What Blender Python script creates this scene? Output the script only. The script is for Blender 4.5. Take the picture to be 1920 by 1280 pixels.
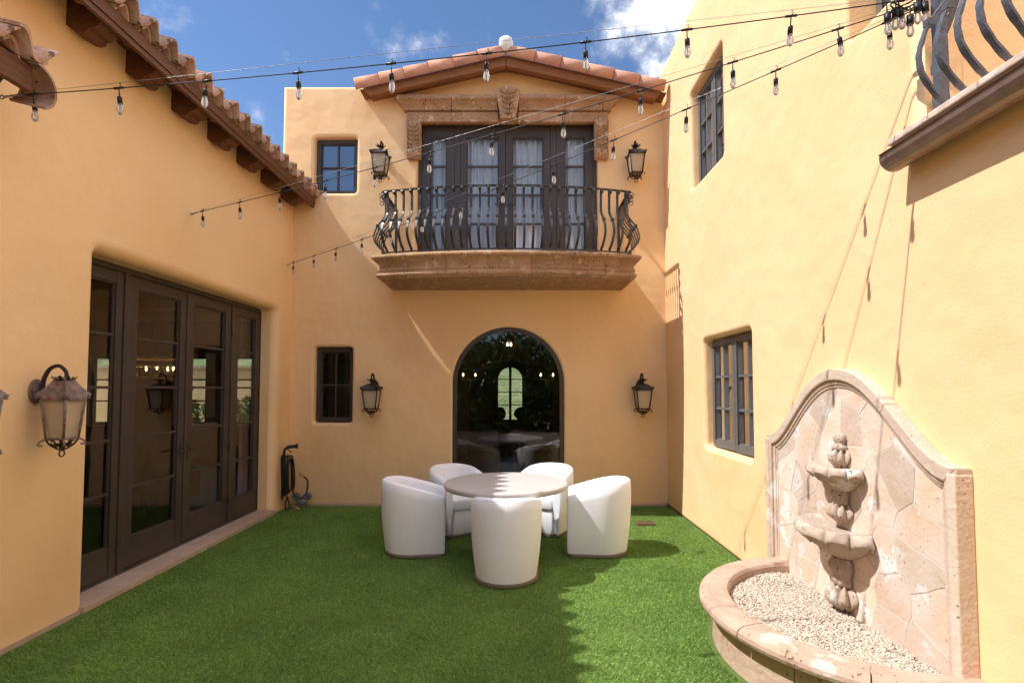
import bpy, bmesh, math, random
import numpy as np
from mathutils import Vector, Matrix
R = math.radians
PI = math.pi
random.seed(7)
rng = np.random.default_rng(11)
for o in list(bpy.data.objects): bpy.data.objects.remove(o)
scn = bpy.context.scene
COL = scn.collection

# ------------------------------------------------------------------ camera
cd = bpy.data.cameras.new('Camera'); cam = bpy.data.objects.new('Camera', cd); COL.objects.link(cam)
cam.location = (0, 0, 1.7); cam.rotation_euler = (R(92.5), 0, 0)
cd.sensor_width = 36; cd.lens = 36 * 1000 / 1920
cd.shift_x = -8 / 1920; cd.shift_y = 44.3 / 1920
cd.clip_start = .05; cd.clip_end = 3000
scn.camera = cam
# ------------------------------------------------------------------ light
SUN = Vector((1, .2, -1.39)).normalized()          # direction the light travels
W = bpy.data.worlds.new('World'); scn.world = W; W.use_nodes = True
nt = W.node_tree; nt.nodes.clear()
def N(t, typ, **k):
    n = t.nodes.new(typ)
    for a, b in k.items():
        if hasattr(n, a): setattr(n, a, b)
    return n
sky = N(nt, 'ShaderNodeTexSky', sky_type='NISHITA', sun_disc=False)
sky.sun_elevation = math.asin(-SUN.z); sky.sun_rotation = math.atan2(-SUN.x, -SUN.y)
sky.air_density = 1.0; sky.dust_density = .15; sky.ozone_density = 6.0; sky.altitude = 400
bgs = N(nt, 'ShaderNodeBackground'); bgs.inputs[1].default_value = .060
nt.links.new(sky.outputs[0], bgs.inputs[0])
bgc = N(nt, 'ShaderNodeBackground'); bgc.inputs[0].default_value = (.96, .97, 1, 1); bgc.inputs[1].default_value = 1.0
tc = N(nt, 'ShaderNodeTexCoord')
# noise cumulus over whole dome, unseen ones added as fill; one bank above the gable
def math_n(t, op, a, b=None, c=None, clamp=False):
    n = N(t, 'ShaderNodeMath', operation=op); n.use_clamp = clamp
    for i, v in enumerate((a, b, c)):
        if v is None: continue
        if hasattr(v, 'is_linked') or isinstance(v, bpy.types.NodeSocket): t.links.new(v, n.inputs[i])
        else: n.inputs[i].default_value = v
    return n.outputs[0]
no1 = N(nt, 'ShaderNodeTexNoise'); no1.inputs['Scale'].default_value = 5.5; no1.inputs['Detail'].default_value = 9; no1.inputs['Roughness'].default_value = .58
no2 = N(nt, 'ShaderNodeTexNoise'); no2.inputs['Scale'].default_value = 1.7; no2.inputs['Detail'].default_value = 2
cmap = N(nt, 'ShaderNodeMapping'); cmap.inputs['Location'].default_value = (15.6, 16.5, 0.3)
nt.links.new(tc.outputs['Generated'], cmap.inputs[0])
for n in (no1, no2): nt.links.new(cmap.outputs[0], n.inputs['Vector'])
vm = N(nt, 'ShaderNodeVectorMath', operation='DOT_PRODUCT')
cdir = Vector((.42, .97, .72)).normalized(); vm.inputs[1].default_value = cdir
nt.links.new(tc.outputs['Generated'], vm.inputs[0])
mr = N(nt, 'ShaderNodeMapRange'); mr.inputs[1].default_value = .968; mr.inputs[2].default_value = .995
mr.inputs[3].default_value = 0; mr.inputs[4].default_value = .12
nt.links.new(vm.outputs['Value'], mr.inputs[0])
s_ = math_n(nt, 'ADD', math_n(nt, 'MULTIPLY', no1.outputs[0], .75), math_n(nt, 'MULTIPLY', no2.outputs[0], .42))
s_ = math_n(nt, 'ADD', s_, mr.outputs[0])
ramp = N(nt, 'ShaderNodeMapRange', interpolation_type='SMOOTHSTEP'); ramp.inputs[1].default_value = .555; ramp.inputs[2].default_value = .74
nt.links.new(s_, ramp.inputs[0])
no3 = N(nt, 'ShaderNodeTexNoise'); no3.inputs['Scale'].default_value = 11; no3.inputs['Detail'].default_value = 6; nt.links.new(cmap.outputs[0], no3.inputs['Vector'])
cr = N(nt, 'ShaderNodeMapRange'); cr.inputs[1].default_value = .35; cr.inputs[2].default_value = .62; cr.inputs[3].default_value = .55; cr.inputs[4].default_value = 1.0
nt.links.new(no3.outputs[0], cr.inputs[0])
nt.links.new(math_n(nt, 'ADD', math_n(nt, 'MULTIPLY', math_n(nt, 'MULTIPLY', math_n(nt, 'POWER', ramp.outputs[0], 3), cr.outputs[0]), 3.4), .40), bgc.inputs[1])
mixs = N(nt, 'ShaderNodeMixShader'); nt.links.new(ramp.outputs[0], mixs.inputs[0])
nt.links.new(bgs.outputs[0], mixs.inputs[1]); nt.links.new(bgc.outputs[0], mixs.inputs[2])
wo = N(nt, 'ShaderNodeOutputWorld'); nt.links.new(mixs.outputs[0], wo.inputs[0])

sl = bpy.data.lights.new('Sun', 'SUN'); sl.energy = 2.0; sl.angle = R(.5); sl.color = (1, .98, .96)
so = bpy.data.objects.new('Sun', sl); COL.objects.link(so)
so.rotation_euler = SUN.to_track_quat('-Z', 'Y').to_euler(); so.location = (-8, -2, 14)
vs = scn.view_settings; vs.view_transform = 'Standard'; vs.look = 'None'; vs.gamma = 1; vs.exposure = 1.57
vs.use_curve_mapping = False
scn.render.engine = 'CYCLES'; scn.cycles.max_bounces = 10; scn.cycles.diffuse_bounces = 6; scn.cycles.transparent_max_bounces = 12

# ------------------------------------------------------------------ materials
def col(c): return (c[0], c[1], c[2], 1)
def mat(name, base, rough=.6, var=None, vscale=3, vamt=.5, bump=0, bscale=60, bdetail=4, metal=0, spots=None, sscale=40, sth=.66,
        rnd=0, island=0, spec=.4, stretch=None, bump2=0, b2scale=5, coat=0, pits=None, pscale=60, pth=.64):
    m = bpy.data.materials.new(name); m.use_nodes = True; t = m.node_tree
    p = t.nodes['Principled BSDF']; L = t.links.new
    p.inputs['Roughness'].default_value = rough; p.inputs['Metallic'].default_value = metal
    p.inputs['Specular IOR Level'].default_value = spec
    if coat: p.inputs['Coat Weight'].default_value = coat
    tcn = N(t, 'ShaderNodeTexCoord'); vec = tcn.outputs['Object']
    if stretch:
        mp = N(t, 'ShaderNodeMapping'); mp.inputs['Scale'].default_value = stretch; L(vec, mp.inputs[0]); vec = mp.outputs[0]
    c = None
    rgb = N(t, 'ShaderNodeRGB'); rgb.outputs[0].default_value = col(base); c = rgb.outputs[0]
    def mix(c, other, fac):
        n = N(t, 'ShaderNodeMix', data_type='RGBA'); L(c, n.inputs[6]); n.inputs[7].default_value = col(other)
        if isinstance(fac, float): n.inputs[0].default_value = fac
        else: L(fac, n.inputs[0])
        return n.outputs[2]
    if var:
        ns = N(t, 'ShaderNodeTexNoise'); ns.inputs['Scale'].default_value = vscale; ns.inputs['Detail'].default_value = 5; L(vec, ns.inputs['Vector'])
        rr = N(t, 'ShaderNodeMapRange'); rr.inputs[1].default_value = .35; rr.inputs[2].default_value = .7; rr.inputs[4].default_value = vamt; L(ns.outputs[0], rr.inputs[0])
        c = mix(c, var, rr.outputs[0])
    if spots:
        ns = N(t, 'ShaderNodeTexNoise'); ns.inputs['Scale'].default_value = sscale; ns.inputs['Detail'].default_value = 3; L(vec, ns.inputs['Vector'])
        rr = N(t, 'ShaderNodeMapRange'); rr.inputs[1].default_value = sth; rr.inputs[2].default_value = sth + .06; L(ns.outputs[0], rr.inputs[0])
        c = mix(c, spots, rr.outputs[0])
    if rnd or island:
        src = N(t, 'ShaderNodeNewGeometry').outputs['Random Per Island'] if island else N(t, 'ShaderNodeObjectInfo').outputs['Random']
        a = max(rnd, island)
        hs = N(t, 'ShaderNodeHueSaturation'); L(c, hs.inputs['Color'])
        rr = N(t, 'ShaderNodeMapRange'); rr.inputs[3].default_value = 1 - a; rr.inputs[4].default_value = 1 + a; L(src, rr.inputs[0]); L(rr.outputs[0], hs.inputs['Value'])
        r2 = N(t, 'ShaderNodeMapRange'); r2.inputs[3].default_value = .5 - a * .04; r2.inputs[4].default_value = .5 + a * .04
        fr = math_n(t, 'FRACT', math_n(t, 'MULTIPLY', src, 7.13)); L(fr, r2.inputs[0]); L(r2.outputs[0], hs.inputs['Hue'])
        c = hs.outputs[0]
    if pits:
        vo = N(t, 'ShaderNodeTexNoise'); vo.inputs['Scale'].default_value = pscale; vo.inputs['Detail'].default_value = 1; L(vec, vo.inputs['Vector'])
        m2 = N(t, 'ShaderNodeTexNoise'); m2.inputs['Scale'].default_value = 6; L(vec, m2.inputs['Vector'])
        sm = math_n(t, 'ADD', vo.outputs[0], math_n(t, 'MULTIPLY', math_n(t, 'SUBTRACT', m2.outputs[0], .5), .35))
        pr_ = N(t, 'ShaderNodeMapRange'); pr_.inputs[1].default_value = pth; pr_.inputs[2].default_value = pth + .05; L(sm, pr_.inputs[0])
        c = mix(c, pits, pr_.outputs[0])
    L(c, p.inputs['Base Color'])
    if bump or bump2:
        prev = None
        for amt, sc, dt in ((bump2, b2scale, 2), (bump, bscale, bdetail)):
            if not amt: continue
            ns = N(t, 'ShaderNodeTexNoise'); ns.inputs['Scale'].default_value = sc; ns.inputs['Detail'].default_value = dt; L(vec, ns.inputs['Vector'])
            bn = N(t, 'ShaderNodeBump'); bn.inputs['Strength'].default_value = 1; bn.inputs['Distance'].default_value = amt; L(ns.outputs[0], bn.inputs['Height'])
            if prev: L(prev, bn.inputs['Normal'])
            prev = bn.outputs[0]
        L(prev, p.inputs['Normal'])
    return m
M = {}
M['stucco'] = mat('stucco', (.87, .59, .325), .92, (.83, .535, .265), .9, .75, bump=.0022, bscale=60, bump2=.022, b2scale=2.6, spec=.15)
M['cantera'] = mat('cantera', (.45, .275, .155), .9, (.34, .19, .10), 7, .8, bump=.004, bscale=55, spots=(.56, .40, .27), sscale=9, sth=.60, rnd=.16, spec=.15, pits=(.10, .055, .035), pscale=42, pth=.66, bump2=.006, b2scale=14)
M['pale_stone'] = mat('pale_stone', (.64, .50, .40), .9, (.55, .40, .29), 5, .8, bump=.004, bscale=45, spots=(.72, .64, .57), sscale=5, sth=.60, rnd=.10, spec=.15, pits=(.24, .15, .10), pscale=48, pth=.71, bump2=.005, b2scale=16)
M['carved_stone'] = mat('carved_stone', (.50, .40, .32), .9, (.40, .29, .20), 7, .8, bump=.005, bscale=40, spots=(.60, .55, .50), sscale=9, sth=.58, spec=.15, pits=(.18, .11, .07), pscale=55, pth=.68)
M['rim_stone'] = mat('rim_stone', (.50, .355, .26), .9, (.40, .26, .18), 6, .8, bump=.006, bscale=30, spots=(.57, .47, .40), sscale=4, sth=.58, rnd=.08, spec=.15, pits=(.2, .12, .08), pscale=45, pth=.69, bump2=.010, b2scale=9)
M['flagstone'] = mat('flagstone', (.68, .555, .465), .9, (.60, .43, .29), 4, .85, bump=.004, bscale=38, spots=(.72, .65, .60), sscale=6, sth=.58, rnd=.17, spec=.15, pits=(.36, .24, .16), pscale=40, pth=.71, bump2=.006, b2scale=10)
M['mortar'] = mat('mortar', (.66, .58, .52), .95, (.52, .42, .34), 8, .6, bump=.004, bscale=50, spec=.1)
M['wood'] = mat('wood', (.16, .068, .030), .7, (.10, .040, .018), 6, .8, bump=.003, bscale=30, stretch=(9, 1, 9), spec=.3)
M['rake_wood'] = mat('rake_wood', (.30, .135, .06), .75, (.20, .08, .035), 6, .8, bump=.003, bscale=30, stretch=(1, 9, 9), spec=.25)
M['tile'] = mat('tile', (.36, .175, .105), .8, (.58, .43, .34), 7, .9, bump=.003, bscale=40, rnd=.34, spots=(.18, .10, .065), sscale=16, sth=.63, spec=.25)
M['tile_new'] = mat('tile_new', (.54, .25, .155), .75, (.62, .36, .26), 7, .5, bump=.0015, bscale=50, rnd=.12, spec=.25)
M['dark_wood'] = mat('dark_paint', (.058, .043, .036), .42, (.075, .058, .048), 4, .6, bump=.0006, bscale=40, spec=.4)
M['grey_paint'] = mat('grey_paint', (.13, .125, .12), .45, spec=.4)
M['iron'] = mat('iron', (.045, .042, .040), .36, (.08, .074, .070), 14, .5, bump=.003, bscale=45, metal=.35, spec=.5)
M['iron_big'] = mat('iron_hammered', (.13, .135, .155), .42, (.07, .072, .08), 9, .6, bump=.006, bscale=28, metal=.3, spec=.5)
M['lamp_iron'] = mat('lamp_iron', (.030, .024, .022), .5, (.07, .05, .045), 18, .6, bump=.002, bscale=70, metal=.4)
M['lamp_worn'] = mat('lamp_worn', (.25, .19, .175), .6, (.10, .06, .05), 22, .7, bump=.002, bscale=70, metal=.2, spots=(.20, .07, .035), sscale=30, sth=.6)
M['fabric'] = mat('fabric', (.90, .90, .93), .95, (.86, .86, .88), 3, .4, bump=.0006, bscale=8, stretch=(45, 45, 2), spec=.1)
M['plinth'] = mat('plinth', (.19, .145, .11), .6, bump=.001, bscale=60)
M['table'] = mat('table_stone', (.55, .51, .48), .5, (.50, .46, .43), 9, .5, bump=.0006, bscale=120, spec=.35)
M['drum'] = mat('pedestal', (.17, .13, .10), .6)
M['travertine'] = mat('travertine', (.55, .40, .31), .7, (.46, .32, .24), 9, .8, bump=.002, bscale=50, rnd=.08)
M['grass'] = mat('turf_blade', (.30, .455, .112), .5, (.215, .35, .085), 2.2, .9, island=.42, spec=.25)
def translucent(m, w):
    t = m.node_tree; p = t.nodes['Principled BSDF']; o = t.nodes['Material Output']
    tl = N(t, 'ShaderNodeBsdfTranslucent'); t.links.new(p.inputs['Base Color'].links[0].from_socket, tl.inputs[0])
    mx = N(t, 'ShaderNodeMixShader'); mx.inputs[0].default_value = w
    t.links.new(p.outputs[0], mx.inputs[1]); t.links.new(tl.outputs[0], mx.inputs[2]); t.links.new(mx.outputs[0], o.inputs[0])
translucent(M['grass'], .35)
M['turf_base'] = mat('turf_base', (.11, .17, .035), .95, bump=.006, bscale=160)
M['gravel'] = mat('pebble', (.55, .455, .36), .85, island=.30, spec=.2)
M['gravel_base'] = mat('gravel_base', (.42, .33, .24), .95, bump=.01, bscale=90)
M['ground'] = mat('ground', (.30, .24, .16), .95, (.16, .17, .07), .3, .8, bump=.02, bscale=6)
M['added_patio'] = mat('added_patio_stone', (.20, .145, .105), .85, (.13, .095, .07), 2, .8)
M['hill'] = mat('hillside', (.22, .22, .10), .95, (.09, .13, .04), .9, .9, bump=.2, bscale=4)
M['black'] = mat('black_rubber', (.012, .012, .013), .45)
M['brass'] = mat('brass', (.55, .38, .14), .4, metal=.7)
M['grey_plastic'] = mat('grey_plastic', (.12, .13, .15), .5)
M['cord'] = mat('black_cord', (.016, .016, .017), .5)
M['steel'] = mat('steel_wire', (.45, .44, .42), .35, metal=.9)
M['copper'] = mat('gutter_copper', (.31, .21, .16), .36, (.19, .125, .095), 12, .7, metal=.55, bump=.001, bscale=30)
M['ledge'] = mat('ledge_tile', (.70, .56, .45), .8, (.45, .30, .21), 12, .8, bump=.003, bscale=60)
M['white_ball'] = mat('lime_mortar', (.72, .70, .66), .9, (.60, .56, .50), 12, .6, bump=.006, bscale=22)
M['sheer'] = mat('sheer_curtain', (.80, .82, .86), .9)
M['drape'] = mat('brown_drape', (.30, .19, .12), .9, (.2, .12, .07), 4, .6)
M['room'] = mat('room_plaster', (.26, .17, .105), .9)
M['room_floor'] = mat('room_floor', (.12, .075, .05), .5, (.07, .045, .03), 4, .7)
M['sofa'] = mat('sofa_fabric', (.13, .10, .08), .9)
M['room_dark'] = mat('room_dark_fabric', (.03, .026, .024), .8)
M['leaf'] = mat('leaf', (.055, .12, .028), .6, island=.4, spec=.3)
M['bark'] = mat('bark', (.12, .085, .055), .9, bump=.01, bscale=20)
M['drain'] = mat('drain_metal', (.20, .12, .075), .5, metal=.3)
def frosted(name, c):
    m = mat(name, c, .35, (c[0]*.8, c[1]*.76, c[2]*.7), 9, .7)
    m.node_tree.nodes['Principled BSDF'].inputs['Transmission Weight'].default_value = .12
    return m
M['amber'] = frosted('lamp_glass', (.54, .42, .29))
def glass(name, tint, ior, refl=1.0):
    m = bpy.data.materials.new(name); m.use_nodes = True; t = m.node_tree; t.nodes.clear()
    tr = N(t, 'ShaderNodeBsdfTransparent'); tr.inputs[0].default_value = col(tint)
    gl = N(t, 'ShaderNodeBsdfGlossy'); gl.inputs['Roughness'].default_value = .0; gl.inputs[0].default_value = (refl, refl, refl, 1)
    fr = N(t, 'ShaderNodeFresnel'); fr.inputs[0].default_value = ior
    bn = N(t, 'ShaderNodeBump'); ns = N(t, 'ShaderNodeTexNoise'); ns.inputs['Scale'].default_value = 2.5
    tcn = N(t, 'ShaderNodeTexCoord'); t.links.new(tcn.outputs['Object'], ns.inputs['Vector'])
    bn.inputs['Distance'].default_value = .0012; t.links.new(ns.outputs[0], bn.inputs['Height']); t.links.new(bn.outputs[0], gl.inputs['Normal'])
    mx = N(t, 'ShaderNodeMixShader'); t.links.new(fr.outputs[0], mx.inputs[0]); t.links.new(tr.outputs[0], mx.inputs[1]); t.links.new(gl.outputs[0], mx.inputs[2])
    o = N(t, 'ShaderNodeOutputMaterial'); t.links.new(mx.outputs[0], o.inputs[0])
    return m
M['glass'] = glass('window_glass', (.80, .84, .82), 1.85)
M['door_glass'] = glass('door_glass', (.93, .95, .95), 1.5)
M['glass_clear'] = glass('bead_glass', (.93, .92, .90), 1.5)
M['bulb_glass'] = glass('bulb_glass', (.95, .94, .92), 1.9)
_t = M['bulb_glass'].node_tree; _o = [n for n in _t.nodes if n.type == 'OUTPUT_MATERIAL'][0]; _m = _o.inputs[0].links[0].from_socket
_d = N(_t, 'ShaderNodeBsdfTranslucent'); _d.inputs[0].default_value = (.95, .94, .92, 1); _x = N(_t, 'ShaderNodeMixShader'); _x.inputs[0].default_value = .16
_t.links.new(_m, _x.inputs[1]); _t.links.new(_d.outputs[0], _x.inputs[2]); _t.links.new(_x.outputs[0], _o.inputs[0])
M['glass_sky'] = glass('coated_glass', (.55, .62, .66), 3.4)
def emis(name, c, s):
    m = bpy.data.materials.new(name); m.use_nodes = True; p = m.node_tree.nodes['Principled BSDF']
    p.inputs['Base Color'].default_value = col(c); p.inputs['Emission Color'].default_value = col(c); p.inputs['Emission Strength'].default_value = s
    return m
M['flame'] = emis('lit_bulb', (1, .62, .22), 9)

# ------------------------------------------------------------------ mesh helpers
ORG = {}
def link(o, parent):
    COL.objects.link(o)
    if parent is not None: o.parent = parent
    return o
def thing(name, loc, label, cat, group=None, kind=None):
    o = bpy.data.objects.new(name, None); COL.objects.link(o); o.location = loc; o.empty_display_size = .2
    ORG[o.name] = Vector(loc)
    o['label'] = label; o['category'] = cat
    if group: o['group'] = group
    if kind: o['kind'] = kind
    return o
def tag(o, label, cat=None, group=None, kind=None):
    o['label'] = label
    if cat: o['category'] = cat
    if group: o['group'] = group
    if kind: o['kind'] = kind
    return o
class MB:
    def __init__(s): s.v = []; s.f = []; s.sm = []
    def add(s, vs, fs, smooth=False):
        b = len(s.v); s.v += [tuple(v) for v in vs]
        for f in fs: s.f.append(tuple(b + i for i in f)); s.sm.append(smooth)
    def box(s, a, b, fn=None):
        (x0, y0, z0), (x1, y1, z1) = a, b
        P = [(x0,y0,z0),(x1,y0,z0),(x1,y1,z0),(x0,y1,z0),(x0,y0,z1),(x1,y0,z1),(x1,y1,z1),(x0,y1,z1)]
        if fn: P = [fn(*p) for p in P]
        s.add(P, [(0,3,2,1),(4,5,6,7),(0,1,5,4),(1,2,6,5),(2,3,7,6),(3,0,4,7)]); return s
    def prism(s, pts, fn, d0, d1, smooth=False):
        n = len(pts)
        P = [fn(u, v, d0) for u, v in pts] + [fn(u, v, d1) for u, v in pts]
        s.add(P, [tuple(range(n)), tuple(range(2*n-1, n-1, -1))])
        s.add(P, [(i, n+i, n+(i+1) % n, (i+1) % n) for i in range(n)], smooth); return s
    def tube(s, path, r, n=6, closed=False, caps=True):
        P = [Vector(p) for p in path]; m = len(P); rings = []
        up = None
        for i, p in enumerate(P):
            if closed: t = (P[(i+1) % m] - P[i-1])
            else: t = P[min(i+1, m-1)] - P[max(i-1, 0)]
            t.normalize()
            if up is None:
                up = Vector((0, 0, 1)) if abs(t.z) < .9 else Vector((0, 1, 0))
            up = (up - t * up.dot(t))
            if up.length < 1e-4: up = Vector((1, 0, 0)) - t * t.x
            up.normalize(); sd = t.cross(up)
            rr = r(i / (m - 1)) if callable(r) else r
            rings.append([p + (up * math.cos(a) + sd * math.sin(a)) * rr for a in [2*PI*k/n for k in range(n)]])
        V = [v for rg in rings for v in rg]; F = []
        mm = m if closed else m - 1
        for i in range(mm):
            for k in range(n):
                a, b = i*n + k, i*n + (k+1) % n; c, d = ((i+1) % m)*n + (k+1) % n, ((i+1) % m)*n + k
                F.append((a, b, c, d))
        s.add(V, F, True)
        if caps and not closed: s.add(V, [tuple(range(n-1, -1, -1)), tuple((m-1)*n + k for k in range(n))])
        return s
    def lathe(s, prof, n=16, c=(0,0,0), a0=0, a1=2*PI, rad=None, smooth=True, rot=None):
        full = abs(a1 - a0 - 2*PI) < 1e-6; m = n if full else n + 1
        V = []
        for j, (r, z) in enumerate(prof):
            for k in range(m):
                a = a0 + (a1 - a0) * k / n
                q = rad(a, j / (len(prof)-1), r, z) if rad else (r, z)
                V.append((c[0] + q[0]*math.cos(a), c[1] + q[0]*math.sin(a), c[2] + q[1]))
        if rot: V = [rot(Vector(v)) for v in V]
        F = []
        for j in range(len(prof)-1):
            for k in range(n):
                k2 = (k+1) % m
                F.append((j*m+k, j*m+k2, (j+1)*m+k2, (j+1)*m+k))
        s.add(V, F, smooth); return s
    def sweep(s, prof, path, caps=True, smooth=False):
        # prof: (out, z); path: list of (x, y, nx, ny) with outward (mitred) normals
        k = len(prof); V = []
        for (x, y, nx, ny) in path:
            for (o, z) in prof: V.append((x + nx*o, y + ny*o, z))
        F = []
        for i in range(len(path)-1):
            for j in range(k-1):
                a = i*k + j; F.append((a, a+1, a+k+1, a+k))
        s.add(V, F, smooth)
        if caps: s.add(V, [tuple(range(k)), tuple((len(path)-1)*k + j for j in range(k-1, -1, -1))])
        return s
    def mesh(s, name, org=(0,0,0)):
        me = bpy.data.meshes.new(name); o = Vector(org)
        me.from_pydata([tuple(Vector(v) - o) for v in s.v], [], s.f)
        me.polygons.foreach_set('use_smooth', s.sm); 
        bm = bmesh.new(); bm.from_mesh(me); bmesh.ops.remove_doubles(bm, verts=bm.verts, dist=1e-5)
        bmesh.ops.recalc_face_normals(bm, faces=bm.faces); bm.to_mesh(me); bm.free(); me.update(); return me
    def build(s, name, material, parent=None, bevel=0, label=None, kind=None):
        org = ORG.get(parent.name, Vector()) if parent is not None else Vector()
        me = s.mesh(name, org); me.materials.append(M[material])
        o = bpy.data.objects.new(name, me); link(o, parent); ORG[o.name] = org
        if bevel:
            b = o.modifiers.new('Bevel', 'BEVEL'); b.width = bevel; b.segments = 2; b.limit_method = 'ANGLE'; b.angle_limit = R(35)
        if label: o['label'] = label
        if kind: o['kind'] = kind
        return o
def inst(src, name, parent, loc, rot=(0,0,0), scale=(1,1,1)):
    o = bpy.data.objects.new(name, src); link(o, parent); org = ORG.get(parent.name, Vector()) if parent is not None else Vector()
    o.location = Vector(loc) - org; o.rotation_euler = rot; o.scale = scale; ORG[o.name] = org; return o
def copy_tree(o, parent=None):
    c = o.copy(); COL.objects.link(c); c.parent = parent; ORG[c.name] = ORG.get(o.name, Vector())
    for ch in list(o.children): copy_tree(ch, c)
    return c
def crom(pts, n=8, closed=False):
    P = [Vector(p) for p in pts]; out = []
    m = len(P); seg = m if closed else m - 1
    for i in range(seg):
        g = (lambda j: P[j % m]) if closed else (lambda j: P[min(max(j, 0), m-1)])
        p0, p1, p2, p3 = g(i-1), g(i), g(i+1), g(i+2)
        for k in range(n):
            t = k / n
            out.append(.5*((2*p1) + (p2-p0)*t + (2*p0-5*p1+4*p2-p3)*t*t + (3*p1-p0-3*p2+p3)*t**3))
    if not closed: out.append(P[-1])
    return out
def offset(pts, d):
    n = len(pts); out = []
    for i in range(n):
        a, b, c = Vector(pts[i-1]), Vector(pts[i]), Vector(pts[(i+1) % n])
        e1, e2 = (b-a).normalized(), (c-b).normalized()
        n1, n2 = Vector((e1.y, -e1.x)), Vector((e2.y, -e2.x)); m = n1 + n2
        if m.length < 1e-6: m = n1.copy()
        m.normalize(); k = max(.35, m.dot(n1)); q = b + m * (d / k); out.append((q.x, q.y))
    return out
def rrect(u0, v0, u1, v1, r=.03, seg=4, bottom=True):
    pts = []
    for cx, cy, a in ((u1-r, v0+r, -90), (u1-r, v1-r, 0), (u0+r, v1-r, 90), (u0+r, v0+r, 180)):
        if not bottom and a in (-90, 180): pts.append((u1 if a == -90 else u0, v0)); continue
        for k in range(seg+1):
            t = R(a + 90*k/seg); pts.append((cx + r*math.cos(t), cy + r*math.sin(t)))
    return pts
def archpts(uc, hw, v0, vs, n=24):
    pts = [(uc-hw, v0), (uc+hw, v0)]
    for k in range(n+1):
        t = PI*k/n; pts.append((uc + hw*math.cos(t), vs + hw*math.sin(t)))
    return pts
def wall_shell(name, parent, outer, holes, fn, mat_='stucco', thick=.25, ro=.04):
    """stucco wall face with bull-nosed openings; fn(u, v, n) -> world, n out of the wall"""
    bm = bmesh.new(); KS = 5
    def loop(pts, n): return [bm.verts.new(fn(u, v, n)) for u, v in pts]
    def ring(la, lb, smooth=True):
        for i in range(len(la)):
            j = (i+1) % len(la); f = bm.faces.new((la[i], la[j], lb[j], lb[i])); f.smooth = smooth
    loops = []; edges = []
    specs = [(outer, -ro, ro, thick)] + [(h[0], h[2], h[2], h[1]) for h in holes]
    for idx, (pts, off, r, D) in enumerate(specs):
        first = None; prev = None
        for k in range(KS+1):
            a = PI/2*k/KS
            o_ = off*(1 - math.sin(a)); d_ = -r*(1 - math.cos(a))
            L_ = loop(offset(pts, o_), d_)
            if prev: ring(prev, L_)
            else: first = L_
            prev = L_
        L_ = loop(pts, -D); ring(prev, L_, False)
        for i in range(len(first)): edges.append(bm.edges.get((first[i], first[(i+1) % len(first)])) or bm.edges.new((first[i], first[(i+1) % len(first)])))
    res = bmesh.ops.triangle_fill(bm, use_beauty=True, use_dissolve=False, edges=edges)
    org = ORG.get(parent.name, Vector())
    bmesh.ops.translate(bm, verts=bm.verts, vec=-org)
    bmesh.ops.recalc_face_normals(bm, faces=bm.faces)
    me = bpy.data.meshes.new(name); bm.to_mesh(me); bm.free(); me.materials.append(M[mat_])
    o = bpy.data.objects.new(name, me); link(o, parent); ORG[o.name] = org; return o
def glazed(parent, name, fn, u0, v0, u1, v1, cols, rows, st=.09, top=.1, bot=.2, mun=.022, dep=.045, frame='dark_wood', gl='glass', muntin_mat=None, label=None):
    """one glazed leaf: frame mesh with a pane object per light and a bar object per glazing bar"""
    b = MB()
    b.box((u0, v0, 0), (u0+st, v1, dep), fn); b.box((u1-st, v0, 0), (u1, v1, dep), fn)
    b.box((u0+st, v1-top, 0), (u1-st, v1, dep), fn); b.box((u0+st, v0, 0), (u1-st, v0+bot, dep), fn)
    a0, a1, b0, b1 = u0+st, u1-st, v0+bot, v1-top
    # inner bead
    e = .014
    b.box((a0, b0, .008), (a0+e, b1, dep*.72), fn); b.box((a1-e, b0, .008), (a1, b1, dep*.72), fn)
    b.box((a0+e, b0, .008), (a1-e, b0+e, dep*.72), fn); b.box((a0+e, b1-e, .008), (a1-e, b1, dep*.72), fn)
    leaf = b.build(name, frame, parent, bevel=.004, label=label)
    cw = (a1-a0)/cols; rh = (b1-b0)/rows
    for r in range(1, rows):
        v = b0 + rh*r; MB().box((a0+e, v-mun/2, .006), (a1-e, v+mun/2, dep*.8), fn).build('glazing_bar', muntin_mat or frame, leaf)
    for c in range(1, cols):
        u = a0 + cw*c; MB().box((u-mun/2, b0+e, .004), (u+mun/2, b1-e, dep*.77), fn).build('glazing_bar', muntin_mat or frame, leaf)
    for r in range(rows):
        for c in range(cols):
            g = .004
            q = [(a0+cw*c+g, b0+rh*r+g), (a0+cw*(c+1)-g, b0+rh*r+g), (a0+cw*(c+1)-g, b0+rh*(r+1)-g), (a0+cw*c+g, b0+rh*(r+1)-g)]
            m = MB(); m.add([fn(u, v, .012) for u, v in q], [(0,1,2,3)]); m.build('pane', gl, leaf)
    return leaf
YB, XL, XR = 7.8, -3.3, 2.2
f_left = lambda u, v, n: (XL + n, u, v)
f_back = lambda u, v, n: (u, YB - n, v)
f_right = lambda u, v, n: (XR - n, u, v)

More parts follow.
